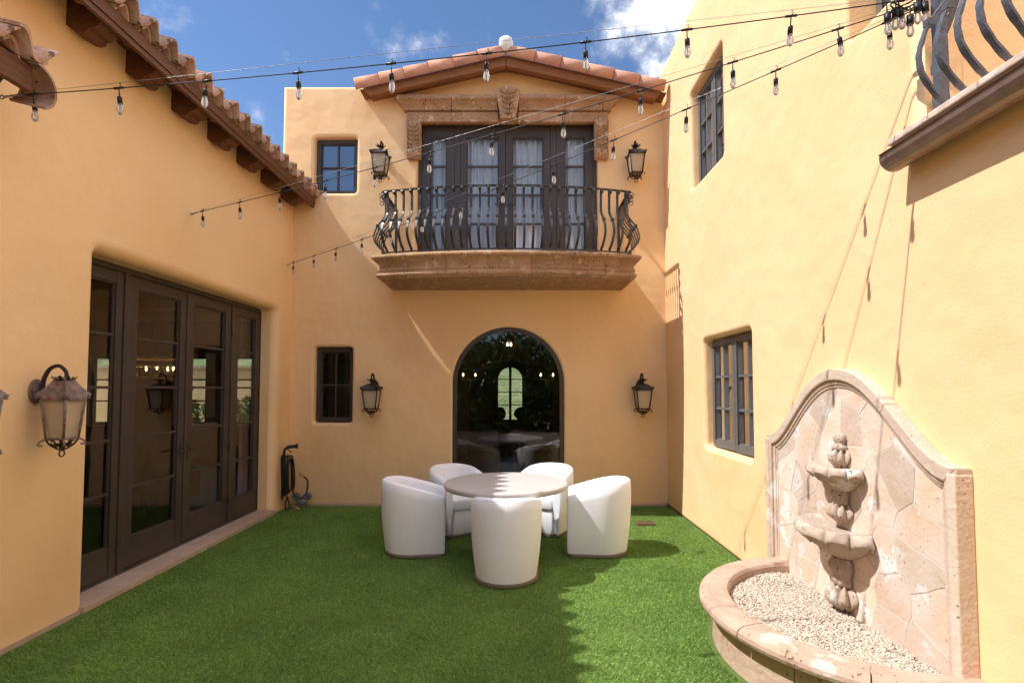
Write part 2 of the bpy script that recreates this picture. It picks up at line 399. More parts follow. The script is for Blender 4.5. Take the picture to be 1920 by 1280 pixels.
# ------------------------------------------------------------------ ground
g = MB(); g.add([(-300,-300,-.03),(300,-300,-.03),(300,300,-.03),(-300,300,-.03)], [(0,1,2,3)])
o = g.build('ground', 'ground'); tag(o, 'dry ground around the house', 'ground', kind='structure')
g = MB(); g.add([(XL-.3,-14,.0),(XR+.02,-14,.0),(XR+.02,YB+.02,.0),(XL-.3,YB+.02,.0)], [(0,1,2,3)])
o = g.build('lawn', 'turf_base'); tag(o, 'backing of the green turf covering the courtyard', 'lawn', kind='structure')
g = MB(); g.add([(XL,-13,.012),(XR,-13,.012),(XR,1.0,.012),(XL,1.0,.012)], [(0,1,2,3)])  # unseen paving, added so the panes mirror dark brown instead of lit lawn
o = g.build('added_patio', 'added_patio'); tag(o, 'unseen brown paving added behind the viewer to tone pane reflections', 'added_patio', kind='structure')
hv = []; hf = []
hx, hy = 40, 12
for j in range(hy+1):
    for i in range(hx+1):
        x = -40 + 80*i/hx; y = 19 + 26*j/hy
        hv.append((x, y, -.05 + max(0, j/hy)*7.5 + .5*math.sin(x*.7+j)*(j > 0)))
g = MB(); g.add(hv, [(j*(hx+1)+i, j*(hx+1)+i+1, (j+1)*(hx+1)+i+1, (j+1)*(hx+1)+i) for j in range(hy) for i in range(hx)], True)
o = g.build('hillside', 'hill'); tag(o, 'scrubby green slope seen through the far windows', 'hillside', kind='structure')

# ================================================================== LEFT BUILDING
LB = thing('stucco_building', (XL, 3, 0), 'ochre stucco wing on the left with French doors under a tiled eave', 'building')
wall_shell('wall', LB, [(-5, -.3), (YB+.05, -.3), (YB+.05, 4.66), (-5, 4.66)],
           [(rrect(4.17, -.02, 7.33, 2.79, .05, bottom=False), .24, .10)], f_left, thick=.2, ro=.01)
# soffit, fascia and roof deck
ez = 4.36
slope = .33
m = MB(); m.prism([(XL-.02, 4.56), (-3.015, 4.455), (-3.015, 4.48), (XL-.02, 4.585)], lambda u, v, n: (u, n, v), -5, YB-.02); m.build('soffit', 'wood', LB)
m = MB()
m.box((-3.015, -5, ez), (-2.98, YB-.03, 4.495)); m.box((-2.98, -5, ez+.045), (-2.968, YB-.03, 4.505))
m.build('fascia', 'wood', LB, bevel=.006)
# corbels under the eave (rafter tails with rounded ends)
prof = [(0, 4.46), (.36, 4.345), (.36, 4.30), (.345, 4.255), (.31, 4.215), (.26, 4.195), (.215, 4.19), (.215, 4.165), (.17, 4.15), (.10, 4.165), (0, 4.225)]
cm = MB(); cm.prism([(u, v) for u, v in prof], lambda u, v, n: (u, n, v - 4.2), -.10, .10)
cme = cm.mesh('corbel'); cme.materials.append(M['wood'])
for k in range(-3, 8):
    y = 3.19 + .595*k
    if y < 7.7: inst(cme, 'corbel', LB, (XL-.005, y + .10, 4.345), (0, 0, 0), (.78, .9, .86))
# roof deck behind the tile rows
m = MB(); zt = lambda x: 4.505 + (-2.91 - x)*slope
m.add([(-2.99, -5, zt(-2.99)-.012), (-2.99, YB+.0, zt(-2.99)-.012), (-10, YB, zt(-10)-.012), (-10, -5, zt(-10)-.012)], [(0,1,2,3)])
m.add([(-10, YB, 3.2), (-10, YB, zt(-10)), (-10, -5, zt(-10)), (-10, -5, 3.2)], [(0,1,2,3)])
roof = m.build('roof', 'tile', LB)
# barrel S tiles
def s_tile(w=.25, L=.46, nx=9, th=.020, amp=.058):
    m = MB(); V = []
    def z(t):
        a = 2*PI*t; c = math.cos(a); return amp*math.copysign(abs(c)**.75, c)
    for e, (l, k) in enumerate(((0, 1.06), (L, .96))):
        for s in (0, 1):
            for i in range(nx+1):
                t = i/nx - .09; x = (t - .41)*w*(1.05 if e == 0 else 1.0)
                V.append((-l*.95, x, z(t)*k + (th if s == 0 else 0) + (0.024 if e == 0 else 0)))
    q = nx+1; F = []; S = []
    top, bot, tb, bb = 0, q, 2*q, 3*q
    for i in range(nx):
        F += [(top+i, top+i+1, tb+i+1, tb+i)]; S.append(True)
        F += [(bot+i, bb+i, bb+i+1, bot+i+1)]; S.append(True)
        F += [(top+i, bot+i, bot+i+1, top+i+1), (tb+i, tb+i+1, bb+i+1, bb+i)]; S += [False, False]
    F += [(top, tb, bb, bot), (top+nx, bot+nx, bb+nx, tb+nx)]; S += [False, False]
    for f, sm in zip(F, S): m.f.append(f); m.sm.append(sm)
    m.v = V; return m
stm = s_tile().mesh('roof_tile'); stm.materials.append(M['tile'])
ang = math.atan(slope)
def tile_rows(parent, y0, y1, x_e, z_e, rows, pitch=.247, under=True):
    y = y1
    while y > y0:
        for r in range(rows):
            x = x_e - r*.36
            jx = random.uniform(-.014, .014); jy = random.uniform(-.006, .006)
            inst(stm, 'roof_tile', parent, (x + jx, y + jy, z_e + (x_e - x)*slope + random.uniform(-.004, .004)),
                 (random.uniform(-.025, .025), ang + random.uniform(-.012, .012), random.uniform(-.025, .025)), (1, 1.0, 1))
        if under:
            inst(stm, 'roof_tile', parent, (x_e - .075, y + .01, z_e - .052), (0, ang, random.uniform(-.02, .02)), (.55, 1, 1))
        y -= pitch
tile_rows(roof, 2.2, 7.70, -2.905, 4.545, 2)
# lower tiled eave close to the viewer
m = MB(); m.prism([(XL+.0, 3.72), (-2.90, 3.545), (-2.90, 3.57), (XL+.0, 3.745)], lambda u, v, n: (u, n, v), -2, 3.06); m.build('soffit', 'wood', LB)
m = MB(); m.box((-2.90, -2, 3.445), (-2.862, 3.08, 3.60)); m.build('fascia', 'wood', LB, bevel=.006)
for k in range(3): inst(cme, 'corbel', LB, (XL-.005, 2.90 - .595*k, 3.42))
m = MB(); zl = lambda x: 3.60 + (-2.79 - x)*slope
m.add([(-2.86, -2, zl(-2.86)-.01), (-2.86, 3.12, zl(-2.86)-.01), (XL-.01, 3.12, zl(XL)-.01), (XL-.01, -2, zl(XL)-.01)], [(0,1,2,3)])
lroof = m.build('roof', 'tile', LB)
tile_rows(lroof, .9, 3.02, -2.80, 3.64, 1)
# half-round end tile closing the lower eave
m = MB(); pts = []
for k in range(15):
    a = R(-62 + 150*k/14); pts.append((.135*math.cos(a), .135*math.sin(a)))
inner = [(x*.89, z*.89) for x, z in reversed(pts)]
m.prism(pts + inner, lambda u, v, n: (n, 3.045 + u, 3.50 + v - (n+2.9)*.25), -3.02, -2.80)
tag(m.build('end_tile', 'tile', LB), 'half-round clay tile closing the end of the low eave')

# French doors in the left wall
XD = XL - .235
f_door = lambda u, v, n: (XD - .045 + n, u, v)
dr = MB()
for a, b in ((4.12, 4.175), (4.775, 4.835), (6.585, 6.645), (7.325, 7.38)): dr.box((a, .05, -.03), (b, 2.80, .06), f_door)
dr.box((4.175, 2.74, -.03), (4.775, 2.80, .058), f_door); dr.box((4.835, 2.74, -.03), (6.585, 2.80, .058), f_door); dr.box((6.645, 2.74, -.03), (7.325, 2.80, .058), f_door)
dr.box((4.175, .045, -.03), (7.325, .075, .058), f_door)
dr.build('door_frame', 'dark_wood', LB, bevel=.005)
l1 = glazed(LB, 'side_light', f_door, 4.18, .08, 4.77, 2.735, 1, 5, .085, .10, .24, .024)
d1 = glazed(LB, 'door_leaf', f_door, 4.84, .08, 5.705, 2.735, 1, 5, .115, .11, .26, .024)
d2 = glazed(LB, 'door_leaf', f_door, 5.713, .08, 6.58, 2.735, 1, 5, .115, .11, .26, .024)
l2 = glazed(LB, 'side_light', f_door, 6.65, .08, 7.32, 2.735, 1, 5, .115, .10, .24, .024)
MB().box((5.69, .09, .046), (5.73, 2.73, .058), f_door).build('astragal', 'dark_wood', d1, bevel=.003)
for leaf, u, s in ((d1, 5.655, -1), (d2, 5.765, 1)):
    h = MB(); h.box((u-.02, .93, .045), (u+.02, 1.13, .053), f_door)
    h.tube([f_door(u, 1.05, .05), f_door(u, 1.05, .095), f_door(u+s*.02, 1.05, .10), f_door(u+s*.13, 1.045, .10)], .009, 8)
    h.build('door_handle', 'iron', leaf)
for v in (.35, 1.0, 1.7, 2.4):
    MB().tube([f_door(6.585, v-.05, .062), f_door(6.585, v+.05, .062)], .009, 8).build('hinge', 'iron', d2)
# threshold tiles
yy = 4.10
for k in range(8):
    w = .405
    MB().box((XD-.02, yy+.002, .0), (XL+.035, yy+w-.002, .052 + .001*(k % 2))).build('threshold_tile', 'travertine', LB, bevel=.006); yy += w
# weep screed at the wall foot
MB().box((XL, -5, .0), (XL+.012, 4.10, .035)).build('base_strip', 'travertine', LB)
# ------------------------------------------------ room behind the doors
RX0, RX1, RY0, RY1, RZ = -10.2, XD-.10, 2.0, 11.6, 3.15
m = MB()
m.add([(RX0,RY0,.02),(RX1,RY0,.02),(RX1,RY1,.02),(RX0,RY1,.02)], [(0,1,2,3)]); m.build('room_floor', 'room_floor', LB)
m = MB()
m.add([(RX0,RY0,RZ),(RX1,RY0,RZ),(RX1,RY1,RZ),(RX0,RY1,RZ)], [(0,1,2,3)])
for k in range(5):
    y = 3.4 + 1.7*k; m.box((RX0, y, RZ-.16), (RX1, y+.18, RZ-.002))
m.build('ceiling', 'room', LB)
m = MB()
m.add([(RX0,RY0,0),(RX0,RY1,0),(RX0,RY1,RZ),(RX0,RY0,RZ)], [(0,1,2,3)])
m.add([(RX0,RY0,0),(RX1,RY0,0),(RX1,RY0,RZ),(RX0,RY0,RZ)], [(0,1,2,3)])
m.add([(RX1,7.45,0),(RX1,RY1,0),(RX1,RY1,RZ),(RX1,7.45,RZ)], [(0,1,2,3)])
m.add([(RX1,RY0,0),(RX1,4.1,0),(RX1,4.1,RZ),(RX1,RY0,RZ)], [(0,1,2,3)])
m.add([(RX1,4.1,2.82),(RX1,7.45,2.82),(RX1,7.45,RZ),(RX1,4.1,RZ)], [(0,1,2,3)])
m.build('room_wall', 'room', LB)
wins = [(-9.3, -8.3), (-7.45, -6.75), (-6.35, -5.45)]
f_rfar = lambda u, v, n: (u, RY1 - n, v)
wall_shell('far_wall', LB, [(RX0, 0), (RX1, 0), (RX1, RZ), (RX0, RZ)], [(rrect(a, .9, b, 2.42, .03), .2, .01) for a, b in wins], f_rfar, 'room', .25, .01)
f_rw = lambda u, v, n: (u, RY1 + .15 - n, v)
for a, b in wins: glazed(LB, 'window', f_rw, a, .9, b, 2.42, 1, 3, .06, .06, .06, .03)
# outside the far windows
gw = thing('garden_wall', (-7, 15, 0), 'pale yellow garden wall glimpsed through the left doors', 'wall')
MB().box((-14, 15.0, -.03), (-3, 15.3, 2.25)).build('wall_body', 'stucco', gw); MB().box((-14.05, 14.95, 2.25), (-2.95, 15.35, 2.33)).build('coping', 'tile', gw)
def leafy(name, loc, label, h, rad, n, trunk=.08, group=None, leaf=.12, low=False):
    t = thing(name, loc, label, 'tree' if h > 2 else 'shrub', group)
    m = MB(); x, y, z = loc
    tops = []
    m.tube([(x, y, z-.05), (x+.05*h*.1, y, z+h*.3), (x, y+.04*h, z+h*.62)], lambda s: trunk*(1-.6*s), 7)
    for k in range(6):
        a = k*1.05 + random.random(); q = rad*random.uniform(.45, .8); zz = z + h*random.uniform(.55, .85)
        m.tube([(x, y, z+h*.3), (x+q*.5*math.cos(a), y+q*.5*math.sin(a), z+h*.5), (x+q*math.cos(a), y+q*math.sin(a), zz)], lambda s: trunk*.45*(1-.7*s), 5)
        tops.append((x+q*math.cos(a), y+q*math.sin(a), zz))
    m.build('trunk', 'bark', t)
    cl = np.array(tops + [(x, y, z+h*.75), (x, y, z+h*.9)])
    if low: cl = np.stack([x + rng.normal(0, .5, 60), y + rng.normal(0, .3, 60), z + h*rng.uniform(.02, .92, 60)], 1)
    c = cl[rng.integers(0, len(cl), n)] + rng.normal(0, rad*.27, (n, 3))*np.array([1, 1, .8])
    a = rng.normal(0, 1, (n, 3)); a /= np.linalg.norm(a, axis=1)[:, None]
    b = np.cross(a, rng.normal(0, 1, (n, 3))); b /= np.linalg.norm(b, axis=1)[:, None]
    s = leaf*rng.uniform(.6, 1.2, (n, 1))
    V = np.stack([c - a*s, c + b*s*.4, c + a*s, c - b*s*.4], 1).reshape(-1, 3) - np.array(loc)
    me = bpy.data.meshes.new('crown'); me.from_pydata(V.tolist(), [], [(4*i, 4*i+1, 4*i+2, 4*i+3) for i in range(n)])
    me.materials.append(M['leaf']); o = bpy.data.objects.new('crown', me); link(o, t); return t
leafy('shrub', (-8.9, 13.6, 0), 'bright leafy shrub outside the leftmost far window', 1.7, .75, 1500)
leafy('shrub', (-6.9, 13.9, 0), 'low leafy shrub outside the middle far window', 1.35, .6, 1200)
leafy('shrub', (-6.0, 13.4, 0), 'spiky green shrub in front of the garden wall', 1.45, .6, 1200)
# furniture dimly seen through the doors
sf = thing('sofa', (-6.3, 7.6, 0), 'long dark sofa seen dimly through the left doors', 'sofa')
MB().box((-7.9, 7.2, .12), (-4.9, 8.1, .45)).build('seat', 'sofa', sf, bevel=.05)
MB().box((-7.9, 6.98, .12), (-4.9, 7.22, .98)).build('backrest', 'sofa', sf, bevel=.08)
for x in (-8.1, -4.9): MB().box((x, 7.0, .12), (x+.2, 8.05, .68)).build('armrest', 'sofa', sf, bevel=.06)
for x, y in ((-7.9, 7.1), (-4.95, 7.1), (-7.9, 7.95), (-4.95, 7.95)): MB().box((x, y, .02), (x+.07, y+.07, .12)).build('leg', 'room_dark', sf)
ch = thing('chandelier', (-5.75, 8.4, 1.75), 'round beaded chandelier hanging behind the left doors', 'chandelier')
m = MB(); m.tube([(-5.75, 8.4, 2.2), (-5.75, 8.4, RZ)], .012, 6); m.build('chain', 'iron', ch)
for rr_, zz in ((.42, 2.05), (.30, 1.86), (.40, 2.17)):
    m = MB(); m.tube([(-5.75+rr_*math.cos(a), 8.4+rr_*math.sin(a), zz) for a in [2*PI*k/28 for k in range(28)]], .014, 6, closed=True); m.build('ring', 'brass', ch)
m = MB()
for k in range(46):
    a = 2*PI*k/46
    m.tube([(-5.75+.42*math.cos(a), 8.4+.42*math.sin(a), 2.05), (-5.75+.38*math.cos(a), 8.4+.38*math.sin(a), 1.94), (-5.75+.30*math.cos(a), 8.4+.30*math.sin(a), 1.86)], .009, 5)
tag(m.build('bead_strand', 'glass_clear', ch), 'strands of glass beads', kind='stuff')
for k in range(6):
    a = 2*PI*k/6 + .3; MB().lathe([(0, -.02), (.014, 0), (.016, .02), (0, .06)], 8, (-5.75+.3*math.cos(a), 8.4+.3*math.sin(a), 2.0)).build('bulb', 'flame', ch)

# ================================================================== BACK BUILDING
BB = thing('gabled_building', (0, YB, 0), 'ochre stucco house front with low tiled gable and arched window', 'building')
ARC = (-.118, .815, .12, 1.785)
holes = [(archpts(ARC[0], ARC[1], ARC[2], ARC[3]), .10, .035),
         (rrect(-2.965, 1.195, -2.40, 2.31, .05), .17, .045),
         (rrect(-3.015, 4.60, -2.375, 5.45, .05), .17, .05),
         (rrect(-1.475, 3.46, 1.21, 5.70, .02), .15, .03)]
wall_shell('wall', BB, [(-3.49, 0), (2.3, 0), (2.3, 6.22), (1.9, 6.10), (-.15, 6.48), (-2.16, 6.06), (-2.32, 6.225), (-3.49, 6.225)], holes, f_back, thick=.3, ro=.06)
MB().box((-3.44, YB+.2, 4.3), (-2.2, YB+4, 6.16)).build('parapet_block', 'stucco', BB)
MB().box((XL+.02, YB-.012, .0), (XR-.02, YB+.01, .035)).build('base_strip', 'travertine', BB)
# arched window: frame and pane
fr = MB(); oa = archpts(ARC[0], ARC[1]+.0, ARC[2], ARC[3], 32); ia = archpts(ARC[0], ARC[1]-.06, ARC[2]+.06, ARC[3], 32)
n_ = len(oa)
for d0, d1 in ((-.09, -.028),):
    V = [f_back(u, v, d1) for u, v in oa] + [f_back(u, v, d1) for u, v in ia] + [f_back(u, v, d0) for u, v in ia] + [f_back(u, v, d0) for u, v in oa]
    F = []
    for i in range(n_):
        j = (i+1) % n_
        F += [(i, j, n_+j, n_+i), (n_+i, n_+j, 2*n_+j, 2*n_+i), (3*n_+i, i, j, 3*n_+j)[::1]]
    fr.add(V, F)
aw = fr.build('arched_window', 'dark_wood', BB)
m = MB(); m.add([f_back(u, v, -.07) for u, v in ia], [tuple(range(n_))]); m.build('pane', 'glass', aw)
# small windows on the left
f_bw = lambda u, v, n: (u, YB + .16 - n, v)
glazed(BB, 'window', f_bw, -2.955, 1.20, -2.405, 2.30, 2, 2, .055, .055, .06, .022, .05, label='dark small window beside the lower left wall lantern')
glazed(BB, 'window', f_bw, -3.005, 4.605, -2.38, 5.445, 2, 2, .055, .055, .06, .022, .05, gl='glass_sky', label='small upper window reflecting blue sky')
# balcony doors
f_bd = lambda u, v, n: (u, YB + .145 - n, v)
m = MB()
for a, b in ((-1.47, -1.425), (-.925, -.845), (.515, .60), (1.16, 1.205)): m.box((a, 3.47, -.03), (b, 5.695, .05), f_bd)
for a, b in ((-1.425, -.925), (-.845, .515), (.60, 1.16)): m.box((a, 5.645, -.03), (b, 5.695, .048), f_bd)
m.build('balcony_door_frame', 'dark_wood', BB, bevel=.005)
for nm, a, b, s in (('side_light', -1.422, -.928, .125), ('balcony_door', -.842, -.168, .095), ('balcony_door', -.162, .512, .10), ('side_light', .603, 1.157, .12)):
    lf = glazed(BB, nm, f_bd, a, 3.48, b, 5.64, 1, 4, s, .16, .25, .028, .045, gl='door_glass')
    if nm == 'balcony_door':
        u = b-.045 if a < -.5 else a+.045; sg = -1 if a < -.5 else 1
        h = MB(); h.box((u-.018, 4.33, .045), (u+.018, 4.55, .053), f_bd); h.tube([f_bd(u, 4.45, .05), f_bd(u, 4.45, .09), f_bd(u+sg*.11, 4.445, .092)], .008, 8)
        h.build('door_handle', 'iron', lf)
def curtain(label, fn, u0, u1, v0, v1, amp, waves, material, group=None):
    m = MB(); n = waves*8
    prof = [(u0 + (u1-u0)*k/n, amp*math.sin(2*PI*waves*k/n) + amp*.4*math.sin(2*PI*waves*.37*k/n+1)) for k in range(n+1)]
    V = [fn(u, v0, d) for u, d in prof] + [fn(u, v1, d*.8) for u, d in prof]
    V += [fn(u, v0, d-.004) for u, d in prof] + [fn(u, v1, d*.8-.004) for u, d in prof]
    q = n+1
    m.add(V, [(i, i+1, q+i+1, q+i) for i in range(n)] + [(2*q+i, 3*q+i, 3*q+i+1, 2*q+i+1) for i in range(n)], True)
    o = m.build('curtain', material); tag(o, label, 'curtain', group); return o
f_cu = lambda u, v, n: (u, YB + .235 + n, v)
for lb, a, b, w in (('white pleated curtain behind the left sidelight of the balcony doors', -1.42, -.94, 5), ('white pleated curtain behind the left balcony door', -.84, -.17, 7),
                    ('white pleated curtain behind the right balcony door', -.16, .51, 7), ('white pleated curtain behind the right sidelight of the balcony doors', .61, 1.15, 5)):
    curtain(lb, f_cu, a, b, 3.5, 5.66, .045, w, 'sheer', 'curtains behind the balcony doors')
# rooms behind (upper, small, hall)
m = MB(); m.box((-1.6, YB+.34, 3.4), (1.35, YB+3, 5.9)); m.box((-3.2, YB+.31, 4.4), (-2.2, YB+1.4, 5.7)); m.box((-3.1, YB+.31, 1.0), (-2.15, YB+1.4, 2.5))
for o_ in [m.build('inner_room', 'room', BB)]:
    bm = bmesh.new(); bm.from_mesh(o_.data)      # open the sides that face the windows
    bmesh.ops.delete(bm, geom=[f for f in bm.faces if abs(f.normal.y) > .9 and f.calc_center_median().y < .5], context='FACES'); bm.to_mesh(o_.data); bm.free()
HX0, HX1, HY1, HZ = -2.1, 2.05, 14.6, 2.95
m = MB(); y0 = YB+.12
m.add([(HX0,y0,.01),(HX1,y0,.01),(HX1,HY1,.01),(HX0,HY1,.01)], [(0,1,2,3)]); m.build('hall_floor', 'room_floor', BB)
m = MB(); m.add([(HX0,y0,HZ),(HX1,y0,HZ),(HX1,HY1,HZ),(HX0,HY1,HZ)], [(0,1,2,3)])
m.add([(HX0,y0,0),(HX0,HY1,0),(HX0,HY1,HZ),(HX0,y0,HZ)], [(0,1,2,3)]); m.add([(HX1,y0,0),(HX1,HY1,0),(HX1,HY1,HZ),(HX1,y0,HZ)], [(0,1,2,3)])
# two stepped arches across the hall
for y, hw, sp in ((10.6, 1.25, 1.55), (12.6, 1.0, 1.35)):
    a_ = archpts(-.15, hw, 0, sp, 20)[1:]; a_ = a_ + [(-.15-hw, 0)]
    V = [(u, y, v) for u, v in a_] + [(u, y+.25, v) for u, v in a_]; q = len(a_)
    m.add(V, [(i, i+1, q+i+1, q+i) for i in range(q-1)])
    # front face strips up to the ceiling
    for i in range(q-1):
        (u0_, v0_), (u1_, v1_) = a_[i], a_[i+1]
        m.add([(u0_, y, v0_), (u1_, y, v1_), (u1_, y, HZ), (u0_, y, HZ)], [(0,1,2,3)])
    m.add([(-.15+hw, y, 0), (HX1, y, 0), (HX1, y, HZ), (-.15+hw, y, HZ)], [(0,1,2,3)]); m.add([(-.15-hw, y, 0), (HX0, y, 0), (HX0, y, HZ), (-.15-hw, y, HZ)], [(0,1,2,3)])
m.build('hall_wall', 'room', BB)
f_hf = lambda u, v, n: (u, HY1 - n, v)
wall_shell('far_wall', BB, [(HX0, 0), (HX1, 0), (HX1, HZ), (HX0, HZ)], [(archpts(-.17, .33, .85, 1.95, 16), .2, .01)], f_hf, 'room', .25, .01)
m = MB(); m.box((-.2, HY1+.05, .85), (-.13, HY1+.12, 2.28))
for v in (1.25, 1.6, 1.95): m.box((-.5, HY1+.07, v-.012), (-.2, HY1+.1, v+.012)); m.box((-.13, HY1+.07, v-.012), (.16, HY1+.1, v+.012))
fw = m.build('far_window', 'dark_wood', BB)
m = MB(); m.add([(u, HY1+.08, v) for u, v in archpts(-.17, .33, .85, 1.95, 16)], [tuple(range(19))]); m.build('pane', 'glass_clear', fw)
# lit lamps inside the hall
def sconce(x, y, z, label, sx):
    t = thing('wall_sconce', (x, y, z-.2), label, 'lamp', 'lit sconces inside the hall')
    MB().box((x-.16, y-.03, z-.06), (x+.16, y+.0, z-.035)).build('bar', 'brass', t)
    MB().box((x-.02, y-.03, z-.17), (x+.02, y+.12, z-.06)).build('bracket', 'iron', t)
    for dx in (-.12, .12):
        MB().tube([(x+dx, y-.015, z-.035), (x+dx, y-.015, z+.02)], .01, 6).build('candle', 'sheer', t)
        MB().lathe([(0, 0), (.014, .012), (.012, .03), (0, .06)], 8, (x+dx, y-.015, z+.02)).build('bulb', 'flame', t)
sconce(-.92, 10.45, 1.92, 'lit candle sconce on the hall wall left of the far window', 1)
sconce(.60, 10.45, 1.92, 'lit candle sconce on the hall wall right of the far window', 1)
pl = thing('pendant_lantern', (-.13, 9.6, 2.2), 'lit glass pendant lantern high behind the arched window', 'lamp')
m = MB(); c_ = (-.13, 9.6)
for sx in (-1, 1):
    for sy in (-1, 1): m.tube([(c_[0]+sx*.1, c_[1]+sy*.1, 2.22), (c_[0]+sx*.13, c_[1]+sy*.13, 2.62), (c_[0], c_[1], 2.74)], .008, 5)
for q, z in ((.1, 2.22), (.13, 2.62)): m.tube([(c_[0]-q, c_[1]-q, z), (c_[0]+q, c_[1]-q, z), (c_[0]+q, c_[1]+q, z), (c_[0]-q, c_[1]+q, z)], .008, 5, closed=True)
m.tube([(c_[0], c_[1], 2.74), (c_[0], c_[1], HZ)], .006, 5); m.build('lantern_frame', 'iron', pl)
for dx in (-.03, .035): MB().lathe([(0, 0), (.016, .015), (.014, .035), (0, .07)], 8, (c_[0]+dx, c_[1], 2.46)).build('bulb', 'flame', pl)
for x in (-.42, .12):
    t = thing('topiary', (x, 13.2, 0), 'dark round potted topiary before the far hall window, ' + ('left one' if x < 0 else 'right one'), 'plant')
    MB().lathe([(0, .01), (.13, .01), (.17, .3), (.15, .32), (0, .3)], 14, (x, 13.2, 0)).build('pot', 'room_dark', t)
    MB().tube([(x, 13.2, .3), (x, 13.2, .95)], .018, 6).build('stem', 'bark', t)
    m = MB(); m.lathe([(.17*math.sin(PI*k/8), 1.08 - .17*math.cos(PI*k/8)) for k in range(9)], 14, (x, 13.2, 0), rad=lambda a, s, r, z: (r*(1+.08*math.sin(7*a+9*s)), z)); m.build('crown', 'leaf', t)

# gable roof: rake boards, rake tiles, field tiles
RZ_, RXc = 6.50, -.15                 # underside of tiles at ridge
rs = .235
def rz(x): return RZ_ - abs(x - RXc)*rs
YF = YB - .33
m = MB()
m.add([(RXc, YF+.05, rz(RXc)), (-2.26, YF+.05, rz(-2.26)), (-2.26, YB+8, rz(-2.26)), (RXc, YB+8, rz(RXc))], [(0,1,2,3)])
m.add([(RXc, YF+.05, rz(RXc)), (2.17, YF+.05, rz(2.17)), (2.17, YB+8, rz(2.17)), (RXc, YB+8, rz(RXc))], [(0,1,2,3)])
groof = m.build('roof', 'rake_wood', BB)
for sg, xe in ((-1, -2.20), (1, 2.10)):
    m = MB(); pts = [(RXc + sg*.001, rz(RXc)), (xe, rz(xe)), (xe - sg*.10, rz(xe)-.115), (RXc + sg*.001, rz(RXc)-.155)]
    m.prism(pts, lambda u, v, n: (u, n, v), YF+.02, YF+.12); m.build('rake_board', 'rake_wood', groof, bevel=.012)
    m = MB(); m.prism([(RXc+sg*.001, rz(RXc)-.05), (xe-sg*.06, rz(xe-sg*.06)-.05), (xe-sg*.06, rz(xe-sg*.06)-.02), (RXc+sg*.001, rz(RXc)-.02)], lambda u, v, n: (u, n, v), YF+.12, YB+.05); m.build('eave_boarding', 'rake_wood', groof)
# rake tile: rounded cap running down the slope
def rake_tile(L=.40):
    m = MB(); V = []; prof = [(-.02, -.075)]
    for k in range(9):
        a = R(180 - 150*k/8); prof.append((.085 + .105*math.cos(a), .035 + .085*math.sin(a)))
    prof2 = [(y*.8+.018, z*.86-.004) for y, z in prof]
    q = len(prof)
    for x, s in ((0, 1.0), (L, 1.10)):
        for (y, z) in prof: V.append((x, y - (s-1)*.12, z*s))
        for (y, z) in prof2: V.append((x, y - (s-1)*.12, z*s))
    F = []; S = []
    for i in range(q-1):
        F += [(i, i+1, 2*q+i+1, 2*q+i), (q+i, 3*q+i, 3*q+i+1, q+i+1)]; S += [True, True]
        F += [(i, q+i, q+i+1, i+1), (2*q+i, 2*q+i+1, 3*q+i+1, 3*q+i)]; S += [False, False]
    F += [(0, 2*q, 3*q, q), (q-1, 2*q-1, 4*q-1, 3*q-1)]; S += [False, False]
    m.v = V; m.f = F; m.sm = S; return m
rtm = rake_tile().mesh('rake_tile'); rtm.materials.append(M['tile_new'])
rtm2 = rtm.copy(); rtm2.materials[0] = M['tile']
al = math.atan(rs)
for sg in (-1, 1):
    end = 2.12 if sg < 0 else 2.24
    n_ = 6
    for k in range(n_):
        s0 = .03 + k*end/n_; x = RXc + sg*s0
        e = inst(rtm, 'rake_tile', groof, (x, YF - .03, rz(x) + .035), (random.uniform(-.02, .02), al if sg > 0 else -al, 0), (sg*end/n_/.385, 1, 1))
        for r in range(2):
            s1 = .0 + (k-.45)*end/n_
            if s1 < 0: s1 = 0.02
            x = RXc + sg*s1
            inst(rtm2, 'roof_tile', groof, (x, YF + .13 + .25*r, rz(x) + .135), (random.uniform(-.04, .04), (al if sg > 0 else -al), random.uniform(-.02, .02)), (sg*end/n_/.375, 1, .8))
m = MB(); m.lathe([(0, -.03), (.055, -.02), (.085, .04), (.105, .11), (.09, .17), (.05, .205), (0, .215)], 16, (RXc, YF-.0, RZ_+.04), rad=lambda a, s, r, z: (r*(1+.05*math.sin(3*a+5*s)), z)); m.build('ridge_plug', 'white_ball', groof)

# stone surround over the balcony doors
LS = thing('stone_lintel', (-.13, YB, 5.6), 'carved brown stone lintel with keystone and brackets over the balcony doors', 'lintel')
cor = [(0, 5.80), (.10, 5.80), (.105, 5.815), (.10, 5.83), (.115, 5.86), (.15, 5.905), (.185, 5.93), (.19, 5.945), (.19, 5.985), (.175, 5.995), (0, 6.0)]
frz = [(0, 5.63), (.075, 5.63), (.082, 5.64), (.082, 5.665), (.07, 5.675), (.07, 5.79), (0, 5.798)]
def lint(prof, a, b, ends):
    pth = []
    if ends == 'L': pth = [(a+.15, YB, -1, 0), (a+.15, YB, -1, -1)]
    pth2 = [(b-.15, YB, 1, -1), (b-.15, YB, 1, 0)]
    path = (pth if ends == 'L' else [(a, YB, 0, -1)]) + (pth2 if ends == 'R' else [(b, YB, 0, -1)])
    m = MB(); m.sweep(prof, path); return m
for a, b, e in ((-1.715, -.955, 'L'), (-.95, -.275, ''), (.035, .715, ''), (.72, 1.455, 'R')):
    lint(cor, a, b, e).build('cornice_stone', 'cantera', LS, bevel=.006)
for a, b, e in ((-1.70, -.955, 'L'), (-.95, -.27, ''), (.03, .715, ''), (.72, 1.44, 'R')):
    lint(frz, a, b, e).build('frieze_stone', 'cantera', LS, bevel=.005)
